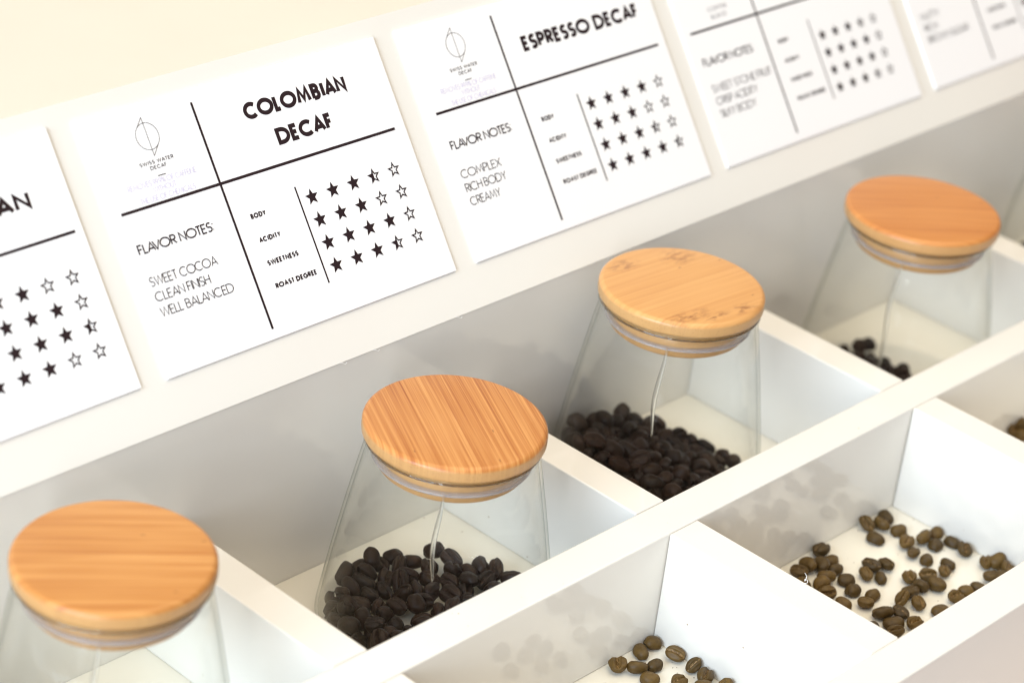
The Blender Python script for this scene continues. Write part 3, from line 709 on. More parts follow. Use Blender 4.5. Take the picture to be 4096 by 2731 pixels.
HEAP_STRIPED = [
(-0.5197,0.2929,-0.2822,0.031,-0.974,-0.225,-0.009,1.05),
(-0.6231,0.2893,-0.2726,0.328,0.33,-0.241,0.852,1.15),
(-0.195,0.4086,-0.2769,0.67,0.155,0.008,-0.726,1.17),
(-0.3829,0.2637,-0.2748,0.708,-0.564,-0.296,0.304,1.11),
(-0.5385,0.3274,-0.2796,0.926,-0.281,-0.1,0.23,1),
(-0.353,0.5077,-0.2785,0.695,0.099,0.045,0.711,1.1),
(-0.2627,0.2901,-0.278,0.899,0.04,0.151,0.409,1.11),
(-0.4565,0.5212,-0.2698,0.652,-0.709,-0.267,-0.014,1.2),
(-0.3706,0.4129,-0.2744,0.417,0.301,0.14,-0.846,1.12),
(-0.6126,0.3309,-0.2806,0.041,-0.987,0.153,-0.004,1.17),
(-0.4653,0.4221,-0.2784,0.688,0.2,0.141,0.683,1.07),
(-0.1586,0.343,-0.2749,0.349,-0.257,0.459,-0.776,1.15),
(-0.5095,0.4124,-0.2805,0.033,0.466,0.884,0.028,1.17),
(-0.2318,0.3707,-0.2724,0.187,-0.437,-0.021,-0.879,1.13),
(-0.2632,0.3432,-0.2778,0.607,0.362,-0.314,-0.634,1.04),
(-0.3618,0.3653,-0.2767,0.702,0.475,0.258,0.464,1.05),
(-0.3852,0.3214,-0.2766,0.859,0.25,-0.166,-0.415,1.18),
(-0.6054,0.2525,-0.267,0.275,0.641,-0.035,0.715,1.19),
(-0.5486,0.4049,-0.2683,0.128,0.58,0.451,0.667,1.19),
(-0.5555,0.3651,-0.2773,0.156,0.073,0.472,0.864,1.06),
(-0.6182,0.2242,-0.2318,0.794,-0.077,-0.547,0.253,1.15),
(-0.2991,0.3814,-0.2781,0.845,-0.015,0.149,-0.513,1.1),
(-0.1356,0.2534,-0.2755,0.749,-0.348,0.001,-0.564,1.17),
(-0.2036,0.4616,-0.2745,0.344,0.038,0.487,0.802,1.18),
(-0.5551,0.4587,-0.273,0.184,-0.442,0.135,-0.868,1.12),
(-0.5187,0.4617,-0.2719,0.547,0.276,-0.67,-0.419,1.09),
(-0.6048,0.3802,-0.2756,0.47,0.35,0.332,0.739,1.14),
(-0.2931,0.5167,-0.2819,0.057,-0.991,0.123,-0.023,1.05),
(-0.4947,0.332,-0.2704,0.179,-0.886,0.14,0.404,1.07),
(-0.4441,0.3475,-0.2776,0.728,-0.044,0.101,-0.677,1.16),
(-0.2511,0.2373,-0.278,0.919,-0.366,-0.088,0.114,1.04),
(-0.5707,0.2975,-0.2673,0.401,-0.771,-0.39,-0.306,1.17),
(-0.5675,0.2429,-0.2543,0.252,-0.507,0.778,0.271,1.09),
(-0.4942,0.2492,-0.2805,0.015,0.65,-0.759,-0.041,1.18),
(-0.1997,0.3395,-0.2747,0.624,-0.444,-0.458,0.451,1.1),
(-0.1878,0.2936,-0.2787,0.991,0.104,-0.032,0.074,1.09),
(-0.5289,0.2218,-0.2617,0.538,0.003,-0.208,-0.817,1.07),
(-0.423,0.4173,-0.2781,0.688,0.079,0.204,-0.691,1.05),
(-0.3356,0.3397,-0.2767,0.766,0.625,0.123,0.089,1.01),
(-0.2028,0.2522,-0.2741,0.517,0.825,-0.041,-0.224,1.02),
(-0.4842,0.3716,-0.2773,0.276,-0.021,0.485,-0.829,1.04),
(-0.415,0.3116,-0.2588,0.195,-0.541,0.811,-0.112,1.05),
(-0.2735,0.4722,-0.2827,0.014,0.304,0.952,0.038,1.01),
(-0.4021,0.5272,-0.2797,0.002,-0.129,0.984,0.127,1.15),
(-0.3059,0.2979,-0.2762,0.637,0.233,-0.306,-0.668,1.14),
(-0.5849,0.4266,-0.271,0.323,-0.604,-0.094,0.722,1.09),
(-0.6159,0.3352,-0.246,0.079,0.726,-0.681,0.044,1.12),
(-0.1326,0.3083,-0.2772,0.871,-0.22,-0.227,0.376,1.12),
(-0.5767,0.2081,-0.2394,0.133,0.242,-0.364,0.889,1.11),
(-0.4412,0.472,-0.2767,0.606,0.224,0.208,0.735,1.17),
(-0.481,0.4736,-0.2746,0.647,-0.237,0.457,-0.562,1.14),
(-0.3795,0.5089,-0.2473,0.478,-0.342,0.771,-0.244,1.1),
(-0.3334,0.4241,-0.2742,0.44,-0.293,-0.53,0.663,1.14),
(-0.4009,0.3699,-0.2724,0.573,-0.371,0.218,0.697,1.13),
(-0.5237,0.2712,-0.2559,0.302,-0.851,-0.313,-0.295,1),
(-0.5848,0.2829,-0.2329,0.46,-0.101,0.052,0.88,1.08),
(-0.2622,0.4206,-0.2777,0.434,-0.08,0.074,-0.894,1.15),
(-0.2326,0.3087,-0.2621,0.302,0.59,-0.747,-0.049,1.08),
(-0.4538,0.244,-0.2629,0.636,0.594,-0.437,-0.227,1.04),
(-0.412,0.4862,-0.2629,0.424,-0.32,-0.814,0.235,1.08),
(-0.5857,0.3815,-0.2449,0.299,-0.353,-0.087,-0.882,1.1),
(-0.3162,0.4688,-0.2778,0.25,0.292,-0.205,-0.9,1.02),
(-0.3843,0.452,-0.278,0.365,0.002,0.316,-0.875,1.07),
(-0.2967,0.246,-0.2737,0.343,-0.428,0.828,-0.115,1.09),
(-0.4302,0.2718,-0.2816,0.019,-0.098,-0.994,0.039,1.09),
(-0.5702,0.3395,-0.2549,0.142,-0.818,-0.3,-0.471,1.08),
(-0.3136,0.2185,-0.2539,0.343,-0.062,-0.251,0.903,1.01),
(-0.3654,0.235,-0.248,0.259,0.11,-0.326,-0.903,1.08)]
BURIED_STRIPED = [
(-0.4776,0.0445,-0.2737,0.422,0.101,-0.648,0.626,1.01),
(-0.1507,0.1881,-0.2707,0.534,-0.757,-0.246,-0.285,1.06),
(-0.4678,0.1175,-0.2784,0.37,-0.085,-0.104,0.919,1.1),
(-0.5609,0.2583,-0.2828,0.016,0.054,0.998,0.019,1),
(-0.2533,0.1519,-0.2803,0.043,-0.848,0.529,-0.008,1.19),
(-0.4333,0.1715,-0.2711,0.67,0.147,-0.553,-0.473,1.19),
(-0.2793,0.1041,-0.2777,0.629,-0.237,0.206,-0.711,1.1),
(-0.3158,0.1105,-0.2745,0.513,0.672,0.472,0.25,1.02),
(-0.1704,0.1535,-0.2818,0.043,0.965,-0.257,0.005,1.08),
(-0.5542,0.1053,-0.2815,0.035,0.952,-0.302,-0.023,1.1),
(-0.2661,0.0536,-0.2772,0.111,0.221,-0.481,-0.841,1),
(-0.5876,0.152,-0.2764,0.645,0.251,0.093,0.716,1.16),
(-0.5118,0.0754,-0.2721,0.58,-0.341,-0.221,-0.706,1.17),
(-0.2391,0.1977,-0.2722,0.131,-0.143,-0.835,0.515,1.16),
(-0.6125,0.1965,-0.2743,0.525,-0.4,0.431,-0.615,1.14),
(-0.4157,0.2198,-0.2756,0.089,-0.168,0.299,0.935,1.17),
(-0.5188,0.1863,-0.2813,0.04,0.973,-0.226,-0.008,1.12),
(-0.3167,0.1763,-0.278,0.78,0.343,0.007,-0.524,1.03),
(-0.5417,0.1431,-0.2706,0.516,-0.341,-0.325,-0.715,1.18),
(-0.1944,0.1108,-0.2784,0.89,-0.223,-0.132,0.374,1.06),
(-0.162,0.2205,-0.2767,0.118,-0.049,-0.481,0.867,1.09),
(-0.4395,0.0635,-0.28,0.045,-0.452,-0.882,0.127,1.12),
(-0.4691,0.2075,-0.2759,0.943,-0.041,0.289,-0.16,1.11),
(-0.2899,0.1502,-0.2596,0.826,0.116,0.018,0.551,1.01),
(-0.3353,0.0362,-0.2823,0.04,0.992,-0.12,0.011,1.04),
(-0.4691,0.0777,-0.2507,0.34,0.195,-0.708,-0.588,1.03),
(-0.5707,0.2017,-0.2777,0.95,-0.138,0.169,0.225,1.08),
(-0.3565,0.1286,-0.2734,0.504,-0.506,0.671,-0.199,1.02),
(-0.1928,0.1956,-0.2717,0.407,-0.76,0.208,-0.462,1.07),
(-0.4743,0.1638,-0.2684,0.426,0.229,0.842,-0.239,1.11),
(-0.3942,0.0699,-0.2755,0.523,-0.178,-0.101,-0.827,1.18),
(-0.398,0.1401,-0.2796,0.893,-0.114,-0.005,-0.436,1.03),
(-0.5127,0.1198,-0.2737,0.612,0.118,-0.635,-0.456,1.01),
(-0.3852,0.0292,-0.2748,0.15,-0.137,0.571,0.795,1.07),
(-0.3464,0.0801,-0.2752,0.052,-0.528,-0.76,0.376,1.05),
(-0.2545,0.0843,-0.2501,0.429,-0.132,-0.019,0.894,1.15),
(-0.3052,0.0672,-0.2705,0.429,-0.221,0.872,0.078,1.06),
(-0.5514,0.1716,-0.2499,0.119,0.07,-0.778,0.612,1.16),
(-0.4938,0.0998,-0.2462,0.508,0.225,-0.787,-0.268,1.08),
(-0.2374,0.0976,-0.2779,0.597,-0.224,-0.426,0.642,1.01),
(-0.3786,0.1672,-0.2566,0.647,-0.139,-0.054,0.748,1.17),
(-0.2197,0.12,-0.2506,0.19,0.223,0.602,0.743,1),
(-0.3284,0.1485,-0.2628,0.764,-0.029,-0.561,0.317,1.01),
(-0.3417,0.237,-0.2788,0.919,-0.011,0.036,-0.393,1.06),
(-0.4237,0.1036,-0.2685,0.523,0.29,0.8,0.048,1.1),
(-0.577,0.1343,-0.2424,0.389,-0.689,0.61,-0.031,1.08),
(-0.2286,0.1621,-0.2487,0.441,0.228,-0.344,0.797,1.04),
(-0.1845,0.1391,-0.2521,0.044,0.977,-0.067,0.197,1.04),
(-0.5362,0.0999,-0.2304,0.441,-0.312,0.339,0.771,1.19),
(-0.416,0.1373,-0.2402,0.382,0.079,-0.008,-0.921,1.17),
(-0.363,0.2002,-0.2759,0.311,-0.224,-0.424,0.82,1.14),
(-0.3345,0.1037,-0.2453,0.126,0.087,0.981,0.116,1.03),
(-0.3547,0.053,-0.2471,0.036,0.216,0.929,0.299,1.14),
(-0.5077,0.161,-0.2468,0.615,-0.237,-0.741,-0.129,1.01),
(-0.44,0.0494,-0.244,0.02,0.963,0.191,-0.189,1.1),
(-0.2855,0.195,-0.2736,0.331,-0.759,0.359,-0.43,1.02),
(-0.3823,0.0983,-0.2522,0.122,-0.79,-0.519,0.301,1.1)]
HEAP_KNOTTED = [
(0.7065,0.4183,-0.2741,0.657,-0.33,0.103,0.67,1.15),
(0.7116,0.2284,-0.2771,0.629,-0.201,0.041,-0.75,1.13),
(0.6892,0.277,-0.2782,0.013,0.983,-0.075,0.166,1.1),
(0.7637,0.3101,-0.2748,0.382,-0.471,0.229,-0.761,1.07),
(0.7203,0.3721,-0.2755,0.867,-0.418,0.262,-0.066,1.09),
(0.7502,0.4154,-0.2728,0.614,-0.597,0.057,0.513,1.06),
(0.3879,0.5587,-0.2258,0.019,0.285,-0.398,0.872,1.13),
(0.3886,0.5391,-0.1961,0.422,-0.823,-0.377,0.054,1.15),
(0.7273,0.2996,-0.2774,0.49,-0.256,-0.404,0.729,1.06),
(0.7396,0.4547,-0.2719,0.815,0.193,-0.475,-0.27,1.16),
(0.4251,0.5162,-0.1933,0.102,0.907,-0.108,-0.394,1.01),
(0.7637,0.3734,-0.2749,0.468,-0.175,-0.623,0.602,1.04),
(0.364,0.192,-0.2042,0.279,0.951,0.075,0.113,1.02),
(0.3204,0.3066,-0.1794,0.682,-0.362,0.096,-0.628,1.14),
(0.6609,0.2819,-0.2523,0.589,-0.161,-0.18,0.771,1.11),
(0.7362,0.251,-0.2549,0.221,-0.404,-0.511,-0.726,1.09),
(0.3611,0.5288,-0.1715,0.344,-0.374,0.862,0.01,1.06),
(0.6393,0.2134,-0.2473,0.15,-0.883,0.444,0.005,1.16),
(0.691,0.3112,-0.2543,0.387,-0.899,0.201,-0.018,1.04),
(0.7006,0.4612,-0.2686,0.308,-0.483,0.383,0.724,1.14),
(0.6854,0.4938,-0.2333,0.57,-0.224,-0.458,0.644,1.15),
(0.4323,0.5607,-0.2076,0.758,0.302,-0.059,-0.575,1.17),
(0.6122,0.5164,-0.2324,0.071,-0.993,-0.089,0.037,1.17),
(0.3264,0.1959,-0.1837,0.381,0.584,0.166,-0.698,1.11),
(0.5685,0.5382,-0.2079,0.32,-0.059,-0.938,-0.118,1.16),
(0.6969,0.3405,-0.2738,0.774,-0.627,-0.031,-0.079,1.15),
(0.4457,0.2149,-0.2147,0.601,0.774,0.046,-0.194,1.1),
(0.2967,0.2551,-0.1654,0.609,-0.536,0.428,-0.398,1.13),
(0.5327,0.5796,-0.203,0.065,-0.979,0.187,-0.051,1.18),
(0.4533,0.5062,-0.1745,0.338,-0.906,-0.137,0.214,1.12),
(0.28,0.3081,-0.1765,0.55,0.008,0.783,0.29,1.18),
(0.353,0.2271,-0.1828,0.847,0.003,0.182,-0.5,1.04),
(0.4821,0.4477,-0.1945,0.043,0.335,-0.297,0.893,1.17),
(0.4072,0.3081,-0.1751,0.239,-0.126,-0.114,0.956,1.02),
(0.2788,0.3485,-0.155,0.698,0.045,0.439,0.564,1.06),
(0.5173,0.3967,-0.2081,0.032,-0.183,-0.006,0.983,1.14),
(0.2856,0.4043,-0.1498,0.586,0.331,0.704,-0.227,1.11),
(0.6764,0.3783,-0.2598,0.01,0.713,-0.567,-0.412,1.07),
(0.4278,0.1514,-0.1812,0.205,-0.827,-0.345,0.394,1.15),
(0.4608,0.4073,-0.1931,0.449,-0.42,-0.603,-0.509,1.19),
(0.3663,0.177,-0.1638,0.156,0.676,0.685,-0.224,1.13),
(0.541,0.2661,-0.2405,0.136,-0.136,0.113,0.975,1.04),
(0.3051,0.3696,-0.1415,0.286,0.582,-0.72,0.247,1.16),
(0.5055,0.497,-0.2051,0.579,-0.117,-0.347,0.729,1.19),
(0.6095,0.3139,-0.2338,0.854,-0.442,-0.223,-0.158,1.14),
(0.6463,0.4893,-0.2251,0.347,0.156,0.382,-0.842,1.1),
(0.5691,0.4123,-0.2118,0.979,-0.182,-0.017,0.087,1.04),
(0.5644,0.2948,-0.2144,0.285,-0.206,-0.86,-0.371,1.09),
(0.4327,0.5619,-0.1709,0.005,-0.81,-0.55,-0.201,1.18),
(0.4931,0.2057,-0.1977,0.22,0.356,-0.773,0.477,1.18),
(0.3041,0.4447,-0.1371,0.77,-0.095,0.507,-0.376,1.1),
(0.5558,0.3566,-0.1938,0.226,0.688,-0.614,-0.313,1.12),
(0.5916,0.3441,-0.2183,0.331,-0.483,-0.006,-0.81,1.1),
(0.5604,0.4404,-0.1895,0.618,-0.26,-0.003,-0.742,1.13),
(0.4806,0.368,-0.1982,0.006,-0.303,0.158,0.94,1.14),
(0.3395,0.4294,-0.1336,0.688,0.216,-0.228,0.654,1.12),
(0.6446,0.4425,-0.2339,0.236,0.176,0.121,0.948,1.09),
(0.5301,0.3057,-0.1874,0.279,0.655,0.692,0.115,1.12),
(0.5246,0.4625,-0.1719,0.029,0.378,-0.789,0.483,1.17),
(0.6135,0.5591,-0.2054,0.177,-0.853,-0.319,-0.375,1.2),
(0.5619,0.2224,-0.2195,0.789,0.268,-0.284,-0.475,1.02),
(0.3688,0.3407,-0.1704,0.004,-0.431,0.899,0.075,1.1),
(0.3492,0.3754,-0.1366,0.063,0.542,0.727,0.417,1.19),
(0.3536,0.2974,-0.1573,0.64,0.438,-0.624,-0.095,1.03),
(0.6171,0.4138,-0.2123,0.363,0.82,-0.288,0.337,1.08),
(0.6557,0.5426,-0.2342,0.606,-0.107,-0.394,0.683,1),
(0.4105,0.1977,-0.1799,0.92,-0.388,0.048,-0.005,1.12),
(0.406,0.4865,-0.1694,0.698,0.005,-0.142,0.701,1.08),
(0.6369,0.2652,-0.2265,0.64,-0.048,0.244,-0.727,1.16),
(0.4439,0.4639,-0.173,0.445,0.14,0.204,-0.861,1.01),
(0.4638,0.3728,-0.1626,0.018,0.178,-0.92,0.348,1.19),
(0.4457,0.2665,-0.1631,0.155,-0.406,0.425,-0.794,1.18),
(0.5108,0.3447,-0.1776,0.102,-0.423,0.325,-0.84,1.04),
(0.5923,0.2324,-0.2426,0.203,-0.314,-0.789,0.487,1.01),
(0.393,0.3118,-0.145,0.239,-0.223,-0.151,0.933,1.11),
(0.4946,0.1672,-0.2003,0.741,-0.438,-0.104,-0.499,1.18),
(0.3144,0.4102,-0.1108,0.359,0.034,-0.242,0.901,1.14),
(0.5014,0.5301,-0.1665,0.048,-0.61,0.79,0.045,1.18),
(0.5078,0.4131,-0.1752,0.617,-0.359,-0.001,0.7,1.2),
(0.334,0.2631,-0.1631,0.557,-0.53,0.261,0.584,1.03),
(0.4542,0.3116,-0.1669,0.035,-0.309,-0.126,-0.942,1.05),
(0.31,0.3131,-0.1365,0.331,0.221,-0.065,0.915,1.15),
(0.5022,0.5475,-0.1993,0.17,0.261,0.923,0.227,1.09),
(0.5206,0.2722,-0.2114,0.423,-0.036,0.279,0.861,1.18),
(0.4065,0.365,-0.1488,0.03,0.674,0.73,0.115,1.12),
(0.3961,0.268,-0.16,0.109,-0.174,-0.975,-0.09,1.12),
(0.5903,0.2574,-0.2152,0.529,0.813,-0.208,-0.129,1.12),
(0.422,0.4216,-0.164,0.229,-0.631,-0.697,0.252,1.02),
(0.332,0.4957,-0.157,0.401,0.505,0.763,0.038,1.12),
(0.6178,0.3707,-0.2119,0.882,0.084,0.29,-0.361,1.05),
(0.3369,0.2194,-0.1478,0.176,0.908,-0.371,-0.084,1.13),
(0.4584,0.2231,-0.1736,0.302,-0.749,0.227,-0.544,1.08),
(0.3938,0.2251,-0.1641,0.381,0.891,0.21,-0.13,1.1),
(0.4006,0.5448,-0.1536,0.276,0.535,0.5,0.622,1.12)]
BURIED_KNOTTED = [
(0.3119,0.1969,-0.2737,0.325,0.606,0.292,0.664,1.01),
(0.3012,0.4889,-0.2765,0.337,-0.33,0.413,-0.779,1.05),
(0.3624,0.3741,-0.2774,0.315,-0.053,-0.123,-0.94,1.15),
(0.5691,0.5025,-0.2753,0.558,-0.001,-0.348,-0.753,1.17),
(0.4645,0.457,-0.2765,0.238,-0.101,-0.468,0.845,1.11),
(0.5243,0.2381,-0.2818,0.063,-0.697,-0.715,-0.005,1.06),
(0.3492,0.5017,-0.2754,0.025,-0,0.848,0.53,1),
(0.3422,0.1686,-0.2714,0.757,-0.25,0.439,0.414,1.1),
(0.4463,0.4238,-0.2774,0.103,-0.014,0.547,-0.83,1),
(0.5744,0.1842,-0.2803,0.04,-0.704,-0.709,0.018,1.19),
(0.4891,0.5169,-0.2739,0.918,-0.067,0.388,-0.041,1.1),
(0.5246,0.4034,-0.275,0.188,-0.239,0.931,-0.204,1.19),
(0.6799,0.5369,-0.2714,0.513,-0.174,-0.69,0.48,1.11),
(0.4399,0.5857,-0.2801,0.001,-0.944,-0.331,0.017,1.2),
(0.5075,0.4685,-0.2812,0.007,-0.867,0.497,0.014,1.12),
(0.608,0.1448,-0.2755,0.177,0.309,0.383,0.852,1.1),
(0.5069,0.2849,-0.279,0.981,0.174,-0.086,0.012,1.02),
(0.4228,0.3852,-0.2755,0.815,0.34,-0.027,0.469,1.17),
(0.569,0.2571,-0.2789,0.041,-0.022,-0.102,-0.994,1.08),
(0.3469,0.5345,-0.2438,0.27,-0.299,0.561,-0.723,1.07),
(0.3922,0.3363,-0.2765,0.249,-0.619,0.744,-0.022,1.1),
(0.4915,0.1992,-0.2828,0.02,0.756,-0.653,-0.039,1),
(0.3068,0.3279,-0.2744,0.775,0.499,-0.006,-0.387,1.16),
(0.3935,0.4793,-0.2774,0.993,0.099,0.041,0.056,1.17),
(0.2992,0.2383,-0.2595,0.381,-0.863,-0.323,-0.082,1.17),
(0.5508,0.1051,-0.2808,0.042,0.987,0.153,-0.01,1.16),
(0.2737,0.3005,-0.2745,0.905,0.208,0.257,-0.266,1.14),
(0.6489,0.5334,-0.2753,0.542,-0.586,0.26,-0.544,1.04),
(0.3598,0.5396,-0.2788,0.387,-0.025,-0.176,0.905,1.05),
(0.403,0.2736,-0.2739,0.74,0.506,0.292,0.333,1.17),
(0.2779,0.2919,-0.2422,0.005,-0.739,0.585,0.333,1.12),
(0.6402,0.2694,-0.2785,0.299,0.225,0.23,0.898,1.03),
(0.3122,0.2716,-0.2766,0.919,0.297,0.041,0.258,1.18),
(0.434,0.5807,-0.2395,0.118,0.156,0.381,-0.903,1.18),
(0.2885,0.4378,-0.2625,0.39,0.732,-0.553,-0.076,1.19),
(0.4826,0.1378,-0.2819,0.013,0.699,0.715,-0.01,1.06),
(0.6146,0.3026,-0.2744,0.294,-0.047,0.638,-0.71,1.09),
(0.3932,0.562,-0.2713,0.533,0.798,-0.261,-0.103,1.19),
(0.452,0.1955,-0.2764,0.852,0.176,-0.291,-0.399,1.12),
(0.27,0.4085,-0.282,0.035,0.539,-0.841,-0.025,1.06),
(0.2995,0.372,-0.2771,0.952,0.294,-0.057,-0.058,1.15),
(0.4764,0.3921,-0.2724,0.127,-0.278,-0.708,0.636,1.11),
(0.6797,0.1825,-0.2771,0.788,0.142,0.023,-0.598,1.17),
(0.5891,0.5923,-0.2706,0.67,-0.642,-0.089,-0.362,1.18),
(0.4502,0.5385,-0.2777,0.891,0.136,0.105,0.419,1.12),
(0.5452,0.3616,-0.2828,0.043,0.851,-0.524,-0.008,1.01),
(0.4055,0.2218,-0.2782,0.543,-0.114,-0.18,-0.812,1.04),
(0.371,0.1957,-0.279,0.877,-0.251,0.112,-0.394,1.03),
(0.3379,0.2298,-0.2746,0.661,-0.34,-0.505,0.439,1.08),
(0.4255,0.4484,-0.2571,0.282,0.303,-0.356,-0.838,1.09),
(0.3736,0.4307,-0.2779,0.962,0.108,-0.013,0.249,1.14),
(0.4053,0.5212,-0.274,0.082,-0.36,-0.408,-0.835,1.05),
(0.3245,0.4592,-0.2731,0.887,-0.146,0.437,0.02,1.07),
(0.4276,0.3236,-0.2709,0.495,0.097,-0.835,-0.22,1.02),
(0.6118,0.4544,-0.2752,0.874,-0.466,0.136,-0.007,1.16),
(0.5685,0.3197,-0.2785,0.274,-0.01,-0.311,0.91,1.04),
(0.3762,0.5093,-0.2417,0.686,0.199,0.153,-0.682,1.17),
(0.3522,0.3205,-0.2765,0.759,-0.32,0.264,-0.502,1.11),
(0.442,0.2635,-0.2737,0.832,0.473,0.25,0.149,1.18),
(0.3267,0.4101,-0.277,0.573,-0.326,0.104,-0.745,1.09),
(0.3897,0.3992,-0.2499,0.462,0.161,-0.388,-0.781,1.18),
(0.5608,0.5922,-0.2347,0.712,0.661,-0.238,0.01,1.1),
(0.5293,0.1644,-0.2824,0.033,-0.928,0.371,-0.003,1.03),
(0.3329,0.353,-0.2474,0.024,0.195,0.978,-0.069,1.07),
(0.3562,0.494,-0.2137,0.878,-0.296,-0.336,0.171,1.05),
(0.3611,0.2687,-0.2738,0.025,-0.847,0.382,0.369,1.01),
(0.4494,0.2297,-0.2541,0.289,0.937,0.182,0.078,1.07),
(0.2951,0.2506,-0.2243,0.066,0.636,-0.761,0.109,1.05),
(0.5758,0.3897,-0.2788,0.242,0.111,-0.196,0.944,1.01),
(0.6437,0.3755,-0.2826,0.017,0.034,0.998,0.04,1.02),
(0.3522,0.463,-0.2471,0.063,0.72,0.59,0.36,1.04),
(0.6098,0.2275,-0.2777,0.477,0.003,-0.113,-0.872,1.15),
(0.439,0.124,-0.282,0.032,0.546,0.837,0.019,1.06),
(0.5291,0.6029,-0.2738,0.573,0.812,-0.083,0.071,1.05),
(0.4548,0.3568,-0.2738,0.485,-0.451,0.695,-0.279,1.01),
(0.4929,0.5693,-0.2758,0.098,-0.454,-0.839,0.282,1.15),
(0.2582,0.3472,-0.2714,0.658,-0.291,-0.579,0.382,1.16),
(0.3538,0.1945,-0.2463,0.008,-0.339,-0.939,0.049,1.08),
(0.3758,0.2321,-0.2547,0.728,-0.456,-0.508,-0.064,1.01),
(0.3525,0.259,-0.2379,0.155,-0.878,-0.443,0.095,1.17),
(0.5177,0.1265,-0.2629,0.525,-0.01,0.423,0.739,1),
(0.3796,0.1441,-0.272,0.765,0.579,0.237,-0.152,1.14),
(0.3161,0.4908,-0.2426,0.081,0.952,0.252,-0.151,1.09),
(0.398,0.4616,-0.2427,0.213,0.828,0.488,0.175,1.12),
(0.5661,0.4359,-0.2813,0.03,-0.908,0.416,-0.031,1.12),
(0.3176,0.2031,-0.2301,0.28,0.347,0.889,0.103,1.11),
(0.5468,0.569,-0.2739,0.147,0.05,0.547,-0.823,1.17),
(0.4644,0.3044,-0.2791,0.201,-0.056,-0.31,-0.927,1.01),
(0.4164,0.1211,-0.2526,0.156,-0.843,-0.224,-0.463,1.1),
(0.4447,0.4956,-0.2712,0.54,-0.777,0.256,0.196,1.08),
(0.2763,0.3926,-0.2396,0.813,0.524,0.018,0.253,1.14),
(0.5076,0.441,-0.2558,0.068,-0.497,0.828,0.252,1.1),
(0.6604,0.4215,-0.2741,0.652,0.552,-0.301,-0.425,1.14),
(0.5553,0.2271,-0.2556,0.189,-0.878,0.438,-0.023,1.04),
(0.3392,0.2846,-0.2088,0.914,-0.22,0.243,0.238,1),
(0.3434,0.4041,-0.2501,0.188,-0.522,-0.792,0.253,1.08),
(0.6155,0.4141,-0.2823,0.016,-0.136,0.99,-0.025,1.04),
(0.6172,0.5126,-0.2745,0.763,0.401,0.172,-0.478,1.08),
(0.3239,0.3015,-0.2408,0.875,-0.043,0.081,0.475,1.19),
(0.5214,0.2046,-0.2608,0.887,0.246,0.079,-0.384,1.04),
(0.3275,0.2387,-0.2039,0.404,-0.159,0.25,-0.866,1.17),
(0.4982,0.3493,-0.2767,0.932,0.335,0.036,0.135,1.14),
(0.4919,0.0983,-0.273,0.26,-0.223,-0.878,-0.333,1.03),
(0.4173,0.1751,-0.2706,0.153,-0.46,0.038,0.874,1.14),
(0.4934,0.1664,-0.2587,0.104,-0.182,-0.783,0.585,1.01),
(0.4286,0.5364,-0.2434,0.259,0.029,0.101,-0.96,1.08),
(0.4569,0.1559,-0.2237,0.202,-0.391,0.4,-0.804,1.1),
(0.5848,0.5444,-0.2714,0.264,0.5,-0.733,0.377,1.02),
(0.4881,0.4764,-0.2431,0.341,0.45,0.79,-0.238,1.1),
(0.4844,0.2459,-0.2749,0.888,-0.168,-0.367,0.22,1.1),
(0.554,0.4607,-0.2505,0.845,0.121,-0.147,0.499,1.02),
(0.3674,0.4286,-0.2303,0.164,0.047,-0.117,0.978,1.07),
(0.5212,0.325,-0.2649,0.199,-0.63,0.623,0.419,1.09),
(0.4046,0.5011,-0.217,0.316,0.106,-0.902,-0.276,1.09),
(0.5347,0.5328,-0.2721,0.793,0.432,-0.377,0.206,1.08),
(0.4505,0.1482,-0.257,0.201,-0.212,-0.099,-0.951,1.01),
(0.329,0.5072,-0.206,0.397,0.755,0.475,0.217,1.08),
(0.621,0.56,-0.2511,0.422,-0.061,0.228,-0.875,1.19),
(0.5526,0.1496,-0.2539,0.887,0.395,0.218,0.099,1.13),
(0.5245,0.4972,-0.2571,0.591,0.328,-0.736,0.034,1.18),
(0.2905,0.2777,-0.2038,0.353,0.929,-0.092,0.069,1.05),
(0.4263,0.2752,-0.2341,0.776,-0.403,-0.065,0.481,1.15),
(0.4495,0.4959,-0.2353,0.005,-0.809,0.54,0.232,1.02),
(0.6051,0.345,-0.2775,0.149,-0.948,0.271,0.077,1.19),
(0.4756,0.5514,-0.2431,0.018,0.339,0.044,-0.939,1.1),
(0.3799,0.3069,-0.25,0.981,-0.075,0.137,-0.112,1.16),
(0.2834,0.3493,-0.2353,0.49,-0.074,0.008,-0.869,1.19),
(0.6321,0.1844,-0.2816,0.015,0.701,0.712,0.04,1.09),
(0.4296,0.1859,-0.2213,0.781,-0.542,0.199,0.236,1.17),
(0.2827,0.4328,-0.2215,0.79,0.176,0.354,0.469,1.01),
(0.4959,0.2896,-0.2499,0.108,-0.99,-0.054,-0.073,1.05),
(0.5583,0.2973,-0.2589,0.181,-0.204,0.898,0.344,1.17),
(0.5374,0.3751,-0.249,0.02,-0.017,-0.985,-0.17,1.09),
(0.3936,0.1795,-0.2345,0.243,0.317,0.255,0.88,1.02),
(0.3247,0.3723,-0.2179,0.136,0.796,-0.588,0.052,1.18),
(0.4112,0.228,-0.243,0.388,-0.588,0.41,-0.579,1.02),
(0.608,0.4837,-0.2558,0.105,0.058,0.171,0.978,1.03),
(0.3049,0.3219,-0.2103,0.647,0.201,0.184,0.712,1.05),
(0.3851,0.2272,-0.2108,0.754,0.501,-0.088,-0.416,1.16),
(0.682,0.494,-0.2742,0.068,0.038,0.837,0.542,1.05),
(0.5998,0.2706,-0.2516,0.303,0.073,-0.316,0.896,1.13),
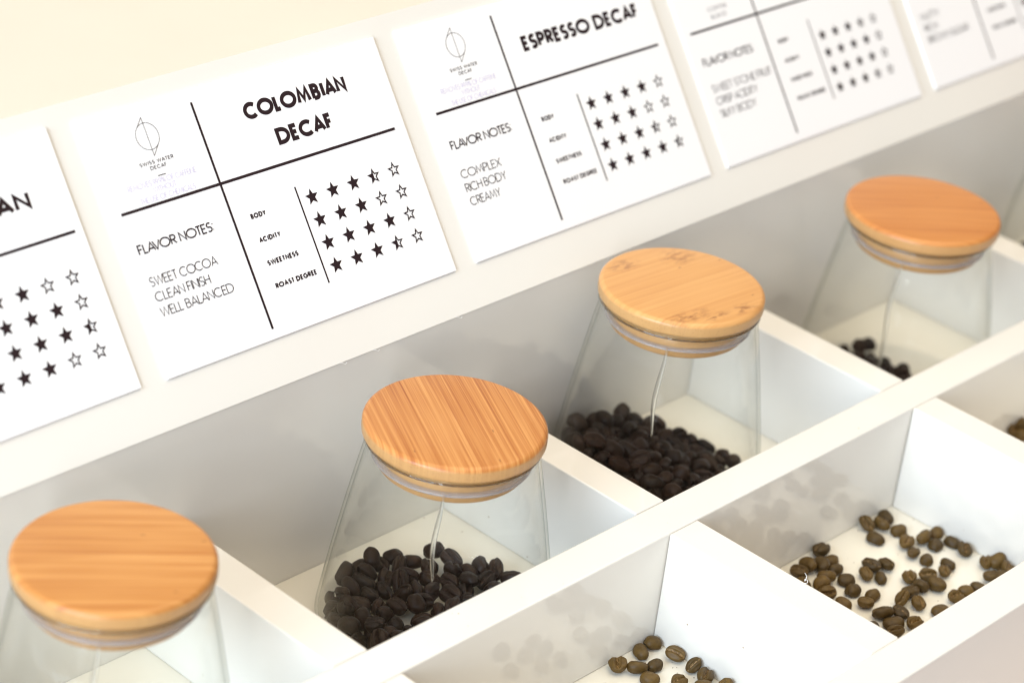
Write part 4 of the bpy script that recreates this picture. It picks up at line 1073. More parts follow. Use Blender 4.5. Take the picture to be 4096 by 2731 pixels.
(0.297,0.4296,-0.1937,0.057,-0.935,-0.052,0.345,1.16),
(0.5889,0.4564,-0.2237,0.119,0.749,0.643,-0.108,1.02),
(0.439,0.405,-0.2364,0.337,0.883,-0.291,-0.151,1.18),
(0.428,0.4709,-0.2116,0.671,-0.253,0.668,-0.198,1.03),
(0.5911,0.4238,-0.2502,0.189,-0.07,0.433,-0.879,1.1),
(0.5636,0.502,-0.234,0.817,0.514,-0.178,-0.19,1.03),
(0.5615,0.549,-0.2377,0.608,-0.087,0.224,-0.757,1.03),
(0.4842,0.3856,-0.2336,0.55,0.115,0.088,0.822,1.02),
(0.4238,0.362,-0.2471,0.981,0.183,-0.043,-0.04,1.15),
(0.5103,0.5749,-0.2404,0.199,0.696,0.503,-0.472,1.03),
(0.4184,0.2539,-0.1959,0.117,0.316,0.939,0.07,1.17),
(0.2752,0.3578,-0.1975,0.392,-0.392,-0.04,-0.832,1.1),
(0.6628,0.2289,-0.2742,0.36,-0.864,-0.351,-0.016,1.13),
(0.5315,0.4421,-0.2184,0.412,0.868,0.271,-0.052,1.1),
(0.3238,0.4508,-0.2284,0.178,-0.817,-0.47,-0.282,1.09),
(0.4643,0.3201,-0.2544,0.04,0.239,-0.859,0.451,1),
(0.3581,0.1562,-0.2261,0.372,-0.086,-0.58,0.719,1.1),
(0.6541,0.4708,-0.2645,0.412,-0.79,0.266,-0.368,1.14),
(0.6535,0.1402,-0.2709,0.382,-0.629,0.186,0.651,1.01),
(0.4633,0.4368,-0.2361,0.399,-0.396,-0.593,-0.576,1.09),
(0.5488,0.1835,-0.236,0.646,0.686,0.33,-0.051,1.16),
(0.3393,0.4167,-0.2039,0.698,-0.007,0.222,-0.681,1.04),
(0.6459,0.3419,-0.2567,0.978,-0.202,-0.015,0.051,1),
(0.5139,0.5291,-0.2335,0.231,-0.124,0.904,-0.338,1.12),
(0.3505,0.3222,-0.2145,0.473,0.732,-0.487,0.056,1.02),
(0.3878,0.2862,-0.222,0.153,0.544,-0.807,-0.169,1.02),
(0.3876,0.4616,-0.2071,0.975,0.142,-0.114,-0.13,1.09),
(0.6579,0.3192,-0.2827,0.033,-0.944,0.328,-0.028,1.01),
(0.3934,0.3253,-0.2035,0.984,0.077,0.136,-0.087,1.1),
(0.5966,0.1826,-0.2487,0.441,-0.372,0.23,-0.784,1.09),
(0.4786,0.2434,-0.231,0.21,0.938,-0.234,-0.147,1.12),
(0.3789,0.396,-0.2063,0.207,-0.325,-0.051,-0.921,1.09),
(0.314,0.4629,-0.1808,0.281,0.894,0.182,-0.297,1.2),
(0.4807,0.3405,-0.2328,0.212,0.963,-0.013,-0.168,1.08),
(0.6142,0.3793,-0.2532,0.621,0.13,0.42,0.649,1.09),
(0.4283,0.3228,-0.2289,0.927,-0.119,-0.132,0.329,1.12),
(0.3016,0.3864,-0.1864,0.817,0.299,0.223,0.439,1.03),
(0.3775,0.3542,-0.2362,0.036,-0.586,-0.673,-0.449,1.04),
(0.535,0.3166,-0.2269,0.909,0.302,-0.062,0.278,1.15),
(0.4911,0.1955,-0.2374,0.049,-0.09,0.063,0.993,1.01),
(0.4916,0.1378,-0.2312,0.257,0.078,0.461,-0.846,1.06),
(0.5368,0.4165,-0.2394,0.313,0.922,0.224,0.032,1.07),
(0.5835,0.1167,-0.2567,0.172,-0.047,-0.904,0.387,1.08),
(0.4767,0.6019,-0.2551,0.106,0.024,-0.651,-0.751,1),
(0.4051,0.1379,-0.2186,0.269,0.885,-0.206,0.319,1.13),
(0.4864,0.3232,-0.2004,0.095,-0.155,-0.982,0.056,1.12),
(0.4764,0.5883,-0.2102,0.92,0.297,0.237,0.095,1.1),
(0.4221,0.4293,-0.2059,0.291,-0.003,0.855,-0.43,1.11),
(0.5657,0.3416,-0.248,0.009,0.016,-0.954,0.298,1.01),
(0.3365,0.4015,-0.1735,0.256,-0.881,-0.328,0.228,1.05),
(0.3239,0.3502,-0.166,0.55,-0.201,0.238,0.775,1.14),
(0.4655,0.5318,-0.2115,0.491,-0.526,-0.419,0.553,1.02),
(0.6373,0.1661,-0.2488,0.435,-0.778,-0.444,-0.087,1.1),
(0.4702,0.29,-0.2235,0.308,-0.851,0.397,-0.15,1.09),
(0.4718,0.1151,-0.2096,0.459,-0.558,0.691,0.02,1.13),
(0.36,0.4798,-0.177,0.244,-0.549,0.781,0.169,1.11),
(0.3589,0.3574,-0.1976,0.318,0.327,-0.139,0.879,1.02),
(0.4647,0.4755,-0.2098,0.523,0.144,0.353,-0.763,1.06),
(0.5507,0.1165,-0.2267,0.427,-0.271,0.81,-0.297,1.18),
(0.4394,0.2968,-0.1972,0.955,-0.257,-0.026,0.149,1.05),
(0.5511,0.4828,-0.2119,0.278,-0.931,-0.094,-0.22,1.13),
(0.3882,0.1578,-0.1914,0.171,0.461,-0.675,0.551,1.08),
(0.5783,0.3854,-0.2305,0.869,-0.296,0.022,0.396,1.06),
(0.4058,0.3775,-0.1801,0.107,-0.465,0.877,-0.053,1.04),
(0.4214,0.3715,-0.2087,0.889,0.051,-0.101,0.443,1.19),
(0.38,0.4374,-0.1803,0.916,0.059,-0.212,0.334,1.19),
(0.5223,0.2308,-0.2262,0.497,-0.673,0.129,-0.532,1.01),
(0.3741,0.2741,-0.1882,0.704,-0.012,-0.012,-0.71,1.14),
(0.4835,0.2517,-0.1956,0.859,-0.04,0,-0.511,1.09),
(0.348,0.449,-0.1587,0.848,0.134,-0.238,0.454,1.02),
(0.5205,0.3557,-0.2183,0.024,0.02,-0.226,-0.974,1.1),
(0.6376,0.4015,-0.2444,0.462,0.596,-0.657,-0.001,1.14),
(0.4344,0.3408,-0.1847,0.321,-0.168,-0.907,-0.214,1.2),
(0.513,0.1101,-0.2125,0.683,-0.312,-0.66,-0.018,1.14),
(0.3727,0.3968,-0.1598,0.369,-0.694,-0.618,0.016,1.19)]
HEAP_PLAIN = [
(1.6478,0.4656,-0.2805,0.031,-0.417,0.908,-0.03,1.17),
(1.6021,0.4689,-0.2783,0.342,0.223,-0.018,-0.913,1.04),
(1.5137,0.3281,-0.2801,0.085,0.352,0.929,-0.07,1.1),
(1.5025,0.3593,-0.251,0.258,-0.261,0.335,-0.868,1.18),
(1.4844,0.4011,-0.2716,0.761,0.553,-0.338,0.02,1.16),
(1.5622,0.403,-0.2816,0.036,-0.977,0.211,-0.024,1.1),
(1.5294,0.3798,-0.2783,0.36,-0.236,-0.417,0.801,1.01),
(1.4695,0.4456,-0.2595,0.252,-0.768,0.103,0.58,1),
(1.5381,0.2703,-0.2612,0.132,-0.402,-0.333,0.843,1),
(1.496,0.2904,-0.2601,0.645,0.391,-0.31,-0.579,1),
(1.4944,0.4324,-0.2719,0.845,-0.368,-0.371,-0.115,1),
(1.5027,0.3772,-0.2668,0.499,0.801,0.126,-0.304,1),
(1.4345,0.4223,-0.2691,-0.305,-0.067,-0.523,0.793,1),
(1.4642,0.3632,-0.2685,-0.921,-0.355,0.131,0.096,1),
(1.4308,0.3723,-0.264,0.05,0.627,0.342,0.698,1),
(1.4048,0.4024,-0.2598,0.953,-0.279,0.113,-0.029,1),
(1.3968,0.3314,-0.2617,-0.67,0.423,-0.444,-0.419,1),
(1.4246,0.3267,-0.2683,0.17,0.01,0.477,0.862,1),
(1.4492,0.4006,-0.271,0.306,0.081,0.006,0.948,1),
(1.5204,0.4349,-0.2727,-0.327,0.177,0.713,-0.595,1),
(1.4497,0.2978,-0.2672,0.537,-0.385,0.19,-0.726,1),
(1.5319,0.3351,-0.2693,0.606,-0.319,0.651,0.328,1),
(1.3976,0.3773,-0.2615,0.636,-0.613,0.339,-0.324,1),
(1.4808,0.41,-0.2588,0.191,0.13,-0.705,-0.67,1),
(1.5544,0.2979,-0.2723,0.241,-0.222,-0.305,0.894,1),
(1.4861,0.4734,-0.2651,-0.967,0.082,-0.242,0.024,1),
(1.4942,0.3169,-0.2687,0.388,-0.189,-0.733,-0.526,1),
(1.5107,0.2387,-0.2595,-0.593,-0.453,0.559,0.362,1),
(1.4876,0.2594,-0.2627,0.679,-0.366,-0.462,0.437,1),
(1.531,0.3631,-0.2695,0.053,0.165,0.194,-0.966,1),
(1.506,0.3409,-0.2597,0.687,0.354,0.273,0.573,1),
(1.566,0.3448,-0.2725,0.277,-0.588,0.665,0.369,1),
(1.4597,0.3244,-0.2681,-0.063,-0.236,0.958,-0.149,1),
(1.5294,0.3061,-0.2594,-0.844,0.306,0.117,-0.425,1),
(1.5155,0.4081,-0.2622,0.299,-0.622,0.188,-0.699,1),
(1.5488,0.3874,-0.2719,0.233,-0.568,0.293,0.733,1),
(1.5156,0.4642,-0.2706,-0.545,-0.377,-0.373,0.649,1),
(1.5685,0.274,-0.2708,-0.114,0.425,0.492,0.751,1),
(1.5838,0.2958,-0.273,0.823,0.533,-0.147,-0.132,1),
(1.4207,0.2997,-0.2584,0.729,0.538,-0.158,0.393,1)]
BURIED_PLAIN = [
(1.3302,0.1162,-0.2744,0.106,-0.375,-0.822,-0.415,1.01),
(1.2988,0.2778,-0.2822,0.017,0.697,0.716,0.04,1.05),
(1.2894,0.1946,-0.2701,0.653,0.705,-0.216,0.173,1.15),
(1.3606,0.3956,-0.2727,0.39,-0.452,-0.647,0.475,1.11),
(1.2743,0.2294,-0.2782,0.096,-0.044,-0.472,-0.875,1),
(1.365,0.0885,-0.2731,0.195,0.465,0.237,0.83,1.1),
(1.347,0.1471,-0.2759,0.177,0.085,0.632,-0.75,1),
(1.5045,0.2426,-0.2787,0.125,-0.623,0.769,-0.069,1.19),
(1.4479,0.0528,-0.2803,0.028,-0.956,0.29,-0.025,1.19),
(1.3707,0.4944,-0.2799,0.055,-0.468,0.882,-0.013,1.2),
(1.3779,0.4376,-0.2751,0.335,0.92,-0.171,-0.113,1.12),
(1.5175,0.0889,-0.276,0.262,0.293,-0.009,-0.919,1.1),
(1.4906,0.1255,-0.2826,0.037,-0.605,0.795,-0.023,1.02),
(1.2667,0.2642,-0.2574,0.769,-0.218,0.248,-0.548,1.17),
(1.6138,0.0621,-0.2719,0.56,0.793,-0.075,0.229,1.08),
(1.3946,0.2857,-0.2819,0.04,-0.766,-0.642,0.013,1.07),
(1.3059,0.1769,-0.2317,0.053,-0.949,-0.301,0.081,1.1),
(1.5608,0.0863,-0.2748,0.626,-0.66,-0.031,0.413,1),
(1.3069,0.1612,-0.2715,0.703,-0.492,0.164,0.487,1.16),
(1.3482,0.2683,-0.2774,0.973,0.103,0.019,-0.204,1.17),
(1.4024,0.0679,-0.2653,0.659,-0.184,0.715,0.147,1.17),
(1.2826,0.3701,-0.28,0.063,-0.341,-0.936,-0.066,1.14),
(1.5286,0.1999,-0.2754,0.57,0.181,0.241,-0.765,1.13),
(1.4715,0.3665,-0.2733,0.38,-0.316,-0.805,0.329,1.05),
(1.3938,0.1222,-0.2754,0.166,-0.598,-0.74,0.259,1.17),
(1.3337,0.2133,-0.2764,0.728,0.372,0.302,0.491,1.12),
(1.6126,0.1425,-0.2787,0.534,0.092,-0.175,0.822,1.03),
(1.2867,0.2167,-0.2344,0.423,-0.233,-0.456,-0.748,1.18),
(1.2609,0.322,-0.2693,0.605,-0.408,-0.628,0.268,1.18),
(1.4238,0.4065,-0.2724,0.235,0.192,0.485,-0.82,1.19),
(1.5631,0.1587,-0.2757,0.76,-0.583,0.13,-0.258,1.06),
(1.416,0.509,-0.2708,0.306,0.588,0.572,0.484,1.19),
(1.4614,0.0964,-0.2731,0.718,0.498,-0.427,-0.233,1.12),
(1.2956,0.4194,-0.2766,0.642,-0.267,0.428,-0.577,1.06),
(1.3251,0.3135,-0.2708,0.317,0.818,-0.429,0.216,1.15),
(1.4168,0.1613,-0.2739,0.185,0.04,-0.929,0.319,1.11),
(1.3277,0.4297,-0.2703,0.272,-0.807,-0.269,0.449,1.12),
(1.5262,0.1391,-0.2724,0.741,0.299,0.594,0.095,1.01),
(1.4414,0.0587,-0.2433,0.833,-0.253,-0.011,-0.491,1.04),
(1.3816,0.0987,-0.2362,0.654,-0.131,-0.741,0.078,1.03),
(1.2881,0.2557,-0.2283,0.704,-0.179,-0.147,-0.671,1.08),
(1.4384,0.3533,-0.2817,0.042,-0.797,0.602,-0.012,1.09),
(1.3696,0.3267,-0.2706,0.155,0.712,-0.502,-0.466,1.14),
(1.4556,0.5015,-0.2733,0.21,0.788,-0.415,-0.403,1.05),
(1.3152,0.2516,-0.2574,0.231,-0.814,-0.467,-0.257,1.07),
(1.4259,0.0942,-0.2698,0.025,0.702,-0.027,-0.712,1.02),
(1.4876,0.2827,-0.2731,0.035,-0.467,0.749,-0.469,1.07),
(1.3336,0.3545,-0.2707,0.489,-0.368,0.3,0.732,1.17),
(1.3519,0.1203,-0.2395,0.129,-0.345,0.685,-0.628,1.11),
(1.4906,0.0488,-0.2686,0.128,0.808,-0.347,-0.458,1.18),
(1.3601,0.2335,-0.25,0.048,-0.466,0.521,-0.713,1.09),
(1.4317,0.2008,-0.2731,0.219,0.033,-0.638,-0.738,1.18),
(1.563,0.0475,-0.2821,0.032,-0.986,0.155,-0.055,1.03),
(1.3499,0.1804,-0.2551,0.547,0.413,0.568,-0.455,1.07),
(1.3468,0.4715,-0.2558,0.158,-0.768,0.592,-0.185,1.05),
(1.3809,0.1568,-0.2448,0.773,-0.241,-0.433,-0.396,1.01),
(1.4813,0.1749,-0.2727,0.595,0.261,0.632,0.422,1.07),
(1.4589,0.1415,-0.2717,0.815,-0.032,-0.551,-0.179,1.05),
(1.3936,0.4749,-0.251,0.088,0.061,0.33,0.938,1.01),
(1.4654,0.314,-0.2775,0.303,-0.932,-0.185,-0.076,1.02),
(1.3234,0.3864,-0.2676,0.27,0.465,-0.679,0.5,1.04),
(1.5134,0.4282,-0.2819,0.014,-0.487,-0.871,0.064,1.05),
(1.4223,0.4483,-0.2657,0.277,0.689,-0.282,0.607,1.15),
(1.3974,0.3613,-0.2746,0.552,-0.309,-0.431,0.644,1.16),
(1.3244,0.1411,-0.2301,0.314,0.617,-0.415,0.59,1.08),
(1.5282,0.0489,-0.2589,0.562,0.639,0.521,0.072,1.01),
(1.4248,0.1304,-0.2442,0.277,0.009,-0.681,0.678,1.17),
(1.4608,0.2383,-0.2726,0.455,0.553,0.161,-0.679,1),
(1.3811,0.2035,-0.2679,0.765,-0.16,0.624,-0.009,1.14),
(1.4617,0.4388,-0.2768,0.069,0.229,-0.263,-0.935,1.09),
(1.4167,0.2402,-0.281,0.021,-0.5,0.865,0.03,1.12),
(1.3691,0.2827,-0.2488,0.15,0.9,-0.398,-0.092,1.11),
(1.5537,0.1189,-0.2741,0.6,-0.152,-0.493,-0.611,1.01),
(1.4056,0.2318,-0.2498,0.158,0.442,0.868,0.161,1.06),
(1.4948,0.1106,-0.2492,0.996,-0.077,0.005,-0.032,1.1),
(1.4416,0.2803,-0.276,0.153,-0.258,-0.902,0.312,1.08),
(1.3354,0.3296,-0.2305,0.052,-0.286,0.94,0.179,1.14),
(1.4425,0.1695,-0.2446,0.196,-0.211,-0.59,-0.755,1.1),
(1.3154,0.2925,-0.2306,0.266,0.036,0.812,0.518,1.14),
(1.2922,0.3328,-0.25,0.484,0.183,-0.833,-0.197,1.13)]
BURIED_EDGE = [
(2.441,0.5257,-0.2845,0.118,0.156,0.381,-0.903,1.18),
(2.3632,0.439,-0.2587,0.878,-0.296,-0.336,0.171,1.05),
(2.3021,0.1956,-0.2693,0.066,0.636,-0.761,0.109,1.05),
(2.3595,0.204,-0.2829,0.155,-0.878,-0.443,0.095,1.17),
(2.3246,0.1481,-0.2751,0.28,0.347,0.889,0.103,1.11),
(2.2833,0.3376,-0.2846,0.813,0.524,0.018,0.253,1.14),
(2.3949,0.5037,-0.2708,0.019,0.285,-0.398,0.872,1.13),
(2.3462,0.2296,-0.2538,0.914,-0.22,0.243,0.238,1),
(2.3956,0.4841,-0.2411,0.422,-0.823,-0.377,0.054,1.15),
(2.3345,0.1837,-0.2489,0.404,-0.159,0.25,-0.866,1.17),
(2.4639,0.1009,-0.2687,0.202,-0.391,0.4,-0.804,1.1),
(2.3744,0.3736,-0.2753,0.164,0.047,-0.117,0.978,1.07),
(2.4116,0.4461,-0.262,0.316,0.106,-0.902,-0.276,1.09),
(2.336,0.4522,-0.251,0.397,0.755,0.475,0.217,1.08),
(2.2975,0.2227,-0.2488,0.353,0.929,-0.092,0.069,1.05),
(2.4333,0.2202,-0.2791,0.776,-0.403,-0.065,0.481,1.15),
(2.4565,0.4409,-0.2803,0.005,-0.809,0.54,0.232,1.02),
(2.2904,0.2943,-0.2803,0.49,-0.074,0.008,-0.869,1.19),
(2.4366,0.1309,-0.2663,0.781,-0.542,0.199,0.236,1.17),
(2.2897,0.3778,-0.2665,0.79,0.176,0.354,0.469,1.01),
(2.4321,0.4612,-0.2383,0.102,0.907,-0.108,-0.394,1.01),
(2.4006,0.1245,-0.2795,0.243,0.317,0.255,0.88,1.02),
(2.3317,0.3173,-0.2629,0.136,0.796,-0.588,0.052,1.18),
(2.3119,0.2669,-0.2553,0.647,0.201,0.184,0.712,1.05),
(2.3921,0.1722,-0.2558,0.754,0.501,-0.088,-0.416,1.16),
(2.371,0.137,-0.2492,0.279,0.951,0.075,0.113,1.02),
(2.3274,0.2516,-0.2244,0.682,-0.362,0.096,-0.628,1.14),
(2.304,0.3746,-0.2387,0.057,-0.935,-0.052,0.345,1.16),
(2.446,0.35,-0.2814,0.337,0.883,-0.291,-0.151,1.18),
(2.435,0.4159,-0.2566,0.671,-0.253,0.668,-0.198,1.03),
(2.4912,0.3306,-0.2786,0.55,0.115,0.088,0.822,1.02),
(2.3681,0.4738,-0.2165,0.344,-0.374,0.862,0.01,1.06),
(2.4254,0.1989,-0.2409,0.117,0.316,0.939,0.07,1.17),
(2.2822,0.3028,-0.2425,0.392,-0.392,-0.04,-0.832,1.1),
(2.3308,0.3958,-0.2734,0.178,-0.817,-0.47,-0.282,1.09),
(2.3651,0.1012,-0.2711,0.372,-0.086,-0.58,0.719,1.1),
(2.4703,0.3818,-0.2811,0.399,-0.396,-0.593,-0.576,1.09),
(2.3463,0.3617,-0.2489,0.698,-0.007,0.222,-0.681,1.04),
(2.4393,0.5057,-0.2526,0.758,0.302,-0.059,-0.575,1.17),
(2.5209,0.4741,-0.2785,0.231,-0.124,0.904,-0.338,1.12),
(2.3334,0.1409,-0.2287,0.381,0.584,0.166,-0.698,1.11),
(2.3575,0.2672,-0.2595,0.473,0.732,-0.487,0.056,1.02),
(2.4527,0.1599,-0.2597,0.601,0.774,0.046,-0.194,1.1),
(2.3037,0.2001,-0.2104,0.609,-0.536,0.428,-0.398,1.13),
(2.3948,0.2312,-0.267,0.153,0.544,-0.807,-0.169,1.02),
(2.3946,0.4066,-0.2521,0.975,0.142,-0.114,-0.13,1.09),
(2.4004,0.2703,-0.2485,0.984,0.077,0.136,-0.087,1.1),
(2.4856,0.1884,-0.276,0.21,0.938,-0.234,-0.147,1.12),
(2.3859,0.341,-0.2513,0.207,-0.325,-0.051,-0.921,1.09),
(2.4603,0.4512,-0.2195,0.338,-0.906,-0.137,0.214,1.12),
(2.287,0.2531,-0.2215,0.55,0.008,0.783,0.29,1.18),
(2.321,0.4079,-0.2258,0.281,0.894,0.182,-0.297,1.2),
(2.4877,0.2855,-0.2778,0.212,0.963,-0.013,-0.168,1.08),
(2.4353,0.2678,-0.2739,0.927,-0.119,-0.132,0.329,1.12),
(2.3086,0.3314,-0.2314,0.817,0.299,0.223,0.439,1.03),
(2.3845,0.2992,-0.2812,0.036,-0.586,-0.673,-0.449,1.04),
(2.36,0.1721,-0.2278,0.847,0.003,0.182,-0.5,1.04),
(2.4981,0.1405,-0.2824,0.049,-0.09,0.063,0.993,1.01),
(2.4891,0.3927,-0.2395,0.043,0.335,-0.297,0.893,1.17),
(2.4986,0.0828,-0.2762,0.257,0.078,0.461,-0.846,1.06),
(2.4121,0.0829,-0.2636,0.269,0.885,-0.206,0.319,1.13),
(2.4934,0.2682,-0.2454,0.095,-0.155,-0.982,0.056,1.12),
(2.4142,0.2531,-0.2201,0.239,-0.126,-0.114,0.956,1.02),
(2.4834,0.5333,-0.2552,0.92,0.297,0.237,0.095,1.1),
(2.2858,0.2935,-0.2,0.698,0.045,0.439,0.564,1.06),
(2.4291,0.3743,-0.2509,0.291,-0.003,0.855,-0.43,1.11),
(2.5243,0.3417,-0.2531,0.032,-0.183,-0.006,0.983,1.14),
(2.3435,0.3465,-0.2185,0.256,-0.881,-0.328,0.228,1.05),
(2.2926,0.3493,-0.1948,0.586,0.331,0.704,-0.227,1.11),
(2.3309,0.2952,-0.211,0.55,-0.201,0.238,0.775,1.14),
(2.4348,0.0964,-0.2262,0.205,-0.827,-0.345,0.394,1.15),
(2.4678,0.3523,-0.2381,0.449,-0.42,-0.603,-0.509,1.19),
(2.4725,0.4768,-0.2565,0.491,-0.526,-0.419,0.553,1.02),
(2.4772,0.235,-0.2685,0.308,-0.851,0.397,-0.15,1.09),
(2.4788,0.0601,-0.2546,0.459,-0.558,0.691,0.02,1.13),
(2.3733,0.122,-0.2088,0.156,0.676,0.685,-0.224,1.13),
(2.367,0.4248,-0.222,0.244,-0.549,0.781,0.169,1.11),
(2.3659,0.3024,-0.2426,0.318,0.327,-0.139,0.879,1.02),
(2.4717,0.4205,-0.2548,0.523,0.144,0.353,-0.763,1.06),
(2.3121,0.3146,-0.1865,0.286,0.582,-0.72,0.247,1.16),
(2.5125,0.442,-0.2501,0.579,-0.117,-0.347,0.729,1.19),
(2.4464,0.2418,-0.2422,0.955,-0.257,-0.026,0.149,1.05),
(2.3952,0.1028,-0.2364,0.171,0.461,-0.675,0.551,1.08),
(2.4128,0.3225,-0.2251,0.107,-0.465,0.877,-0.053,1.04),
(2.4284,0.3165,-0.2537,0.889,0.051,-0.101,0.443,1.19),
(2.4397,0.5069,-0.2159,0.005,-0.81,-0.55,-0.201,1.18),
(2.5001,0.1507,-0.2427,0.22,0.356,-0.773,0.477,1.18),
(2.3111,0.3897,-0.1821,0.77,-0.095,0.507,-0.376,1.1),
(2.387,0.3824,-0.2253,0.916,0.059,-0.212,0.334,1.19),
(2.4876,0.313,-0.2432,0.006,-0.303,0.158,0.94,1.14),
(2.3465,0.3744,-0.1786,0.688,0.216,-0.228,0.654,1.12),
(2.3811,0.2191,-0.2332,0.704,-0.012,-0.012,-0.71,1.14),
(2.3758,0.2857,-0.2154,0.004,-0.431,0.899,0.075,1.1),
(2.3562,0.3204,-0.1816,0.063,0.542,0.727,0.417,1.19),
(2.3606,0.2424,-0.2023,0.64,0.438,-0.624,-0.095,1.03),
(2.4905,0.1967,-0.2406,0.859,-0.04,0,-0.511,1.09),
(2.4175,0.1427,-0.2249,0.92,-0.388,0.048,-0.005,1.12),
(2.413,0.4315,-0.2144,0.698,0.005,-0.142,0.701,1.08),
(2.4509,0.4089,-0.218,0.445,0.14,0.204,-0.861,1.01),
(2.4708,0.3178,-0.2076,0.018,0.178,-0.92,0.348,1.19),
(2.355,0.394,-0.2037,0.848,0.134,-0.238,0.454,1.02),
(2.4527,0.2115,-0.2081,0.155,-0.406,0.425,-0.794,1.18),
(2.5178,0.2897,-0.2226,0.102,-0.423,0.325,-0.84,1.04),
(2.4,0.2568,-0.19,0.239,-0.223,-0.151,0.933,1.11),
(2.5016,0.1122,-0.2453,0.741,-0.438,-0.104,-0.499,1.18),
(2.3214,0.3552,-0.1558,0.359,0.034,-0.242,0.901,1.14),
(2.4414,0.2858,-0.2297,0.321,-0.168,-0.907,-0.214,1.2),
(2.52,0.0551,-0.2575,0.683,-0.312,-0.66,-0.018,1.14),
(2.5084,0.4751,-0.2115,0.048,-0.61,0.79,0.045,1.18),
(2.5148,0.3581,-0.2202,0.617,-0.359,-0.001,0.7,1.2),
(2.341,0.2081,-0.2081,0.557,-0.53,0.261,0.584,1.03),
(2.4612,0.2566,-0.2119,0.035,-0.309,-0.126,-0.942,1.05),
(2.317,0.2581,-0.1815,0.331,0.221,-0.065,0.915,1.15),
(2.5092,0.4925,-0.2443,0.17,0.261,0.923,0.227,1.09),
(2.4135,0.31,-0.1938,0.03,0.674,0.73,0.115,1.12),
(2.4031,0.213,-0.205,0.109,-0.174,-0.975,-0.09,1.12),
(2.3797,0.3418,-0.2048,0.369,-0.694,-0.618,0.016,1.19),
(2.429,0.3666,-0.209,0.229,-0.631,-0.697,0.252,1.02),
(2.339,0.4407,-0.202,0.401,0.505,0.763,0.038,1.12),
(2.3439,0.1644,-0.1928,0.176,0.908,-0.371,-0.084,1.13),
(2.4654,0.1681,-0.2186,0.302,-0.749,0.227,-0.544,1.08),
(2.4008,0.1701,-0.2091,0.381,0.891,0.21,-0.13,1.1),
(2.4076,0.4898,-0.1986,0.276,0.535,0.5,0.622,1.12)]

for q, lb in LOOSE: bean(q[:2]+(-HZ+(q[2]+HZ)*0.93,)+q[3:7]+(q[7]*0.93,), BROWN, lb, 'light brown beans scattered in the front compartments')
for q in HEAP_STRIPED: bean(q, DARK, 'dark roasted bean in the heap inside the jar with the diagonal striped lid', 'dark beans heaped in the glass jars')
for q in HEAP_KNOTTED: bean(q, DARK, 'dark roasted bean in the tall heap inside the jar with the knotted lid', 'dark beans heaped in the glass jars')
for q in HEAP_PLAIN: bean(q, DARK, 'dark roasted bean in the small patch inside the jar with the plain orange lid', 'dark beans heaped in the glass jars')
pile(BURIED_STRIPED, DARK, 'coffee_beans', 'dark beans buried low in the heap inside the striped lid jar')
pile(BURIED_KNOTTED, DARK, 'coffee_beans', 'dark beans buried low in the heap inside the knotted lid jar')
pile(BURIED_PLAIN, DARK, 'coffee_beans', 'dark beans buried in the patch inside the plain orange lid jar')
pile(BURIED_EDGE, DARK, 'coffee_beans', 'dark mass of beans in the jar cut off by the right edge')
EDGE = [((1.5615, -0.1168, -0.2683, 0.97, 0.2, 0.1, 0.05, 1.05), 'brown bean at the right edge, foremost of the pile in the far compartment'), ((1.6014, -0.1125, -0.2613, 0.2, 0.9, 0.3, 0.05, 1.05), 'brown bean at the right edge, highest of the far compartment pile'), ((1.5674, -0.1381, -0.2733, 0.1, 0.95, 0.3, 0.05, 1.05), 'lowest brown bean of the pile cut by the right edge'), ((1.5959, -0.1351, -0.2683, 0.9, 0.1, 0.4, 0.05, 1.05), 'brown bean between the others of the pile cut by the right edge')]
for q, lb in EDGE: bean(q, BROWN, lb, 'light brown beans scattered in the front compartments')

# coffee dust and chaff crumbs
dr = random.Random(8); dv, df = [], []
def crumb(x, y, z, r):
    b = len(dv)
    for k in range(3):
        a = dr.uniform(0, 6.28); dv.append((x+r*math.cos(a+k*2.1)*dr.uniform(.6, 1.3), y+r*math.sin(a+k*2.1)*dr.uniform(.6, 1.3), z+0.0002))
    dv.append((x, y, z+r*dr.uniform(.5, .9)))
    for f in ((0, 1, 2), (0, 1, 3), (1, 2, 3), (2, 0, 3)): df.append(tuple(b+i for i in f))
for _ in range(46): crumb(dr.uniform(-.33, -.02), dr.uniform(-.48, -.12), -HZ, dr.uniform(.0010, .0026))
for _ in range(70): crumb(dr.uniform(.45, .98), dr.uniform(-.68, -.12), -HZ, dr.uniform(.0010, .0028))
for _ in range(16): crumb(dr.uniform(-.85, -.60), dr.uniform(.30, .62), -HZ, dr.uniform(.0009, .0018))
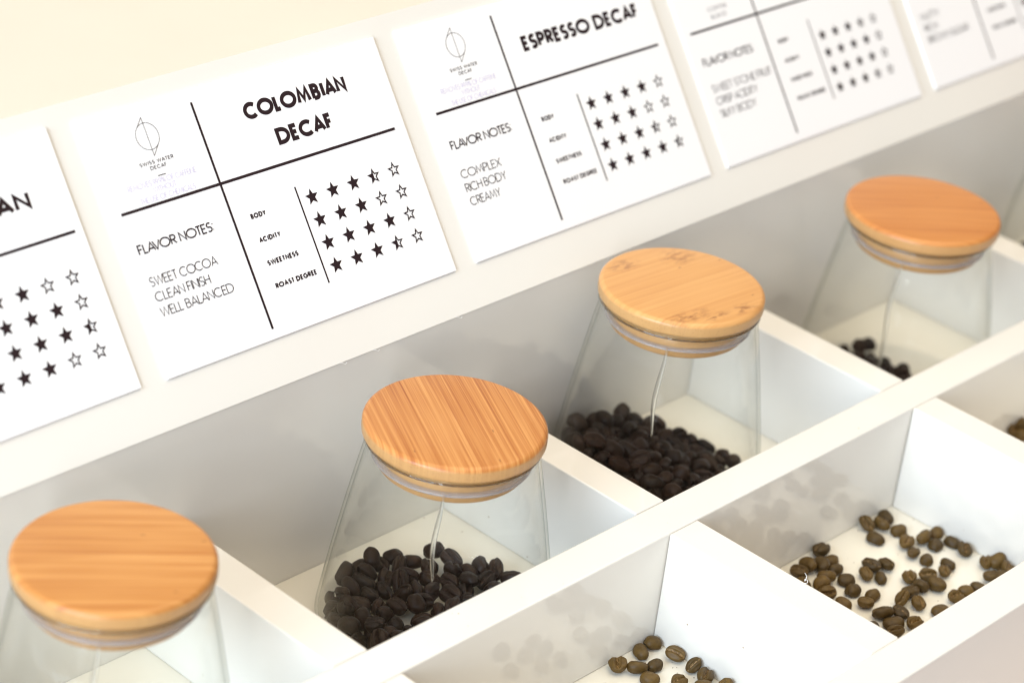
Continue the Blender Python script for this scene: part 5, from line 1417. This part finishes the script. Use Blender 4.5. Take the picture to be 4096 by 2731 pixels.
for _ in range(14): crumb(dr.uniform(-1, 1.2), dr.uniform(-.095, -.01), 0, dr.uniform(.0008, .0016))
tag(link('coffee_dust', mesh_from('coffee_dust', dv, df), BROWN[0].materials[0]), 'fine brown coffee crumbs on the compartment floors and rails', 'coffee dust', kind='stuff')

# ------------------------------------------------------------------ lint and a few loose crumbs
def fibre(pts, r, label):
    """a bent thread swept as a thin tube"""
    P = [Vector(p) for p in pts]; Q = []
    for i in range(len(P)-1):                      # Catmull-Rom through the points
        p0, p1, p2, p3 = P[max(i-1, 0)], P[i], P[i+1], P[min(i+2, len(P)-1)]
        for k in range(6):
            t = k/6
            Q.append(0.5*((2*p1)+(p2-p0)*t+(2*p0-5*p1+4*p2-p3)*t*t+(3*p1-p0-3*p2+p3)*t*t*t))
    Q.append(P[-1]); vs, fs = [], []
    for i, q in enumerate(Q):
        d = (Q[min(i+1, len(Q)-1)]-Q[max(i-1, 0)]).normalized()
        a = d.orthogonal().normalized(); b = d.cross(a)
        vs += [tuple(q+r*(a*math.cos(k*PI/3)+b*math.sin(k*PI/3))) for k in range(6)]
    for i in range(len(Q)-1):
        fs += [(i*6+k, i*6+(k+1) % 6, i*6+6+(k+1) % 6, i*6+6+k) for k in range(6)]
    tag(link('lint_fibre', mesh_from('lint_fibre', vs, fs, True), M_LINT), label, 'lint')
lx, ly = (0.0973, -0.4467)
fibre([(lx-.003, ly+.009, .001), (lx-.001, ly+.001, .003), (lx+.003, ly-.002, .006), (lx+.006, ly+.003, .009), (lx+.002, ly+.006, .010), (lx-.001, ly+.003, .009), (lx+.004, ly+.004, .018), (lx, ly+.008, .028)], .0007, 'curled white lint fibre on the edge of the front divider')
for x, lb in zip([-0.4158, -0.3064, -0.0197], ('short white lint fibre on the lower lip of the sign board, leftmost', 'white lint tuft on the lower lip of the sign board above the striped lid', 'white lint thread on the lower lip near the knotted lid')):
    fibre([(x-.012, DB-.004, H2+.004), (x-.004, DB-.008, H2+.001), (x+.004, DB-.008, H2-.004), (x+.010, DB-.006, H2-.002)], .0006, lb)
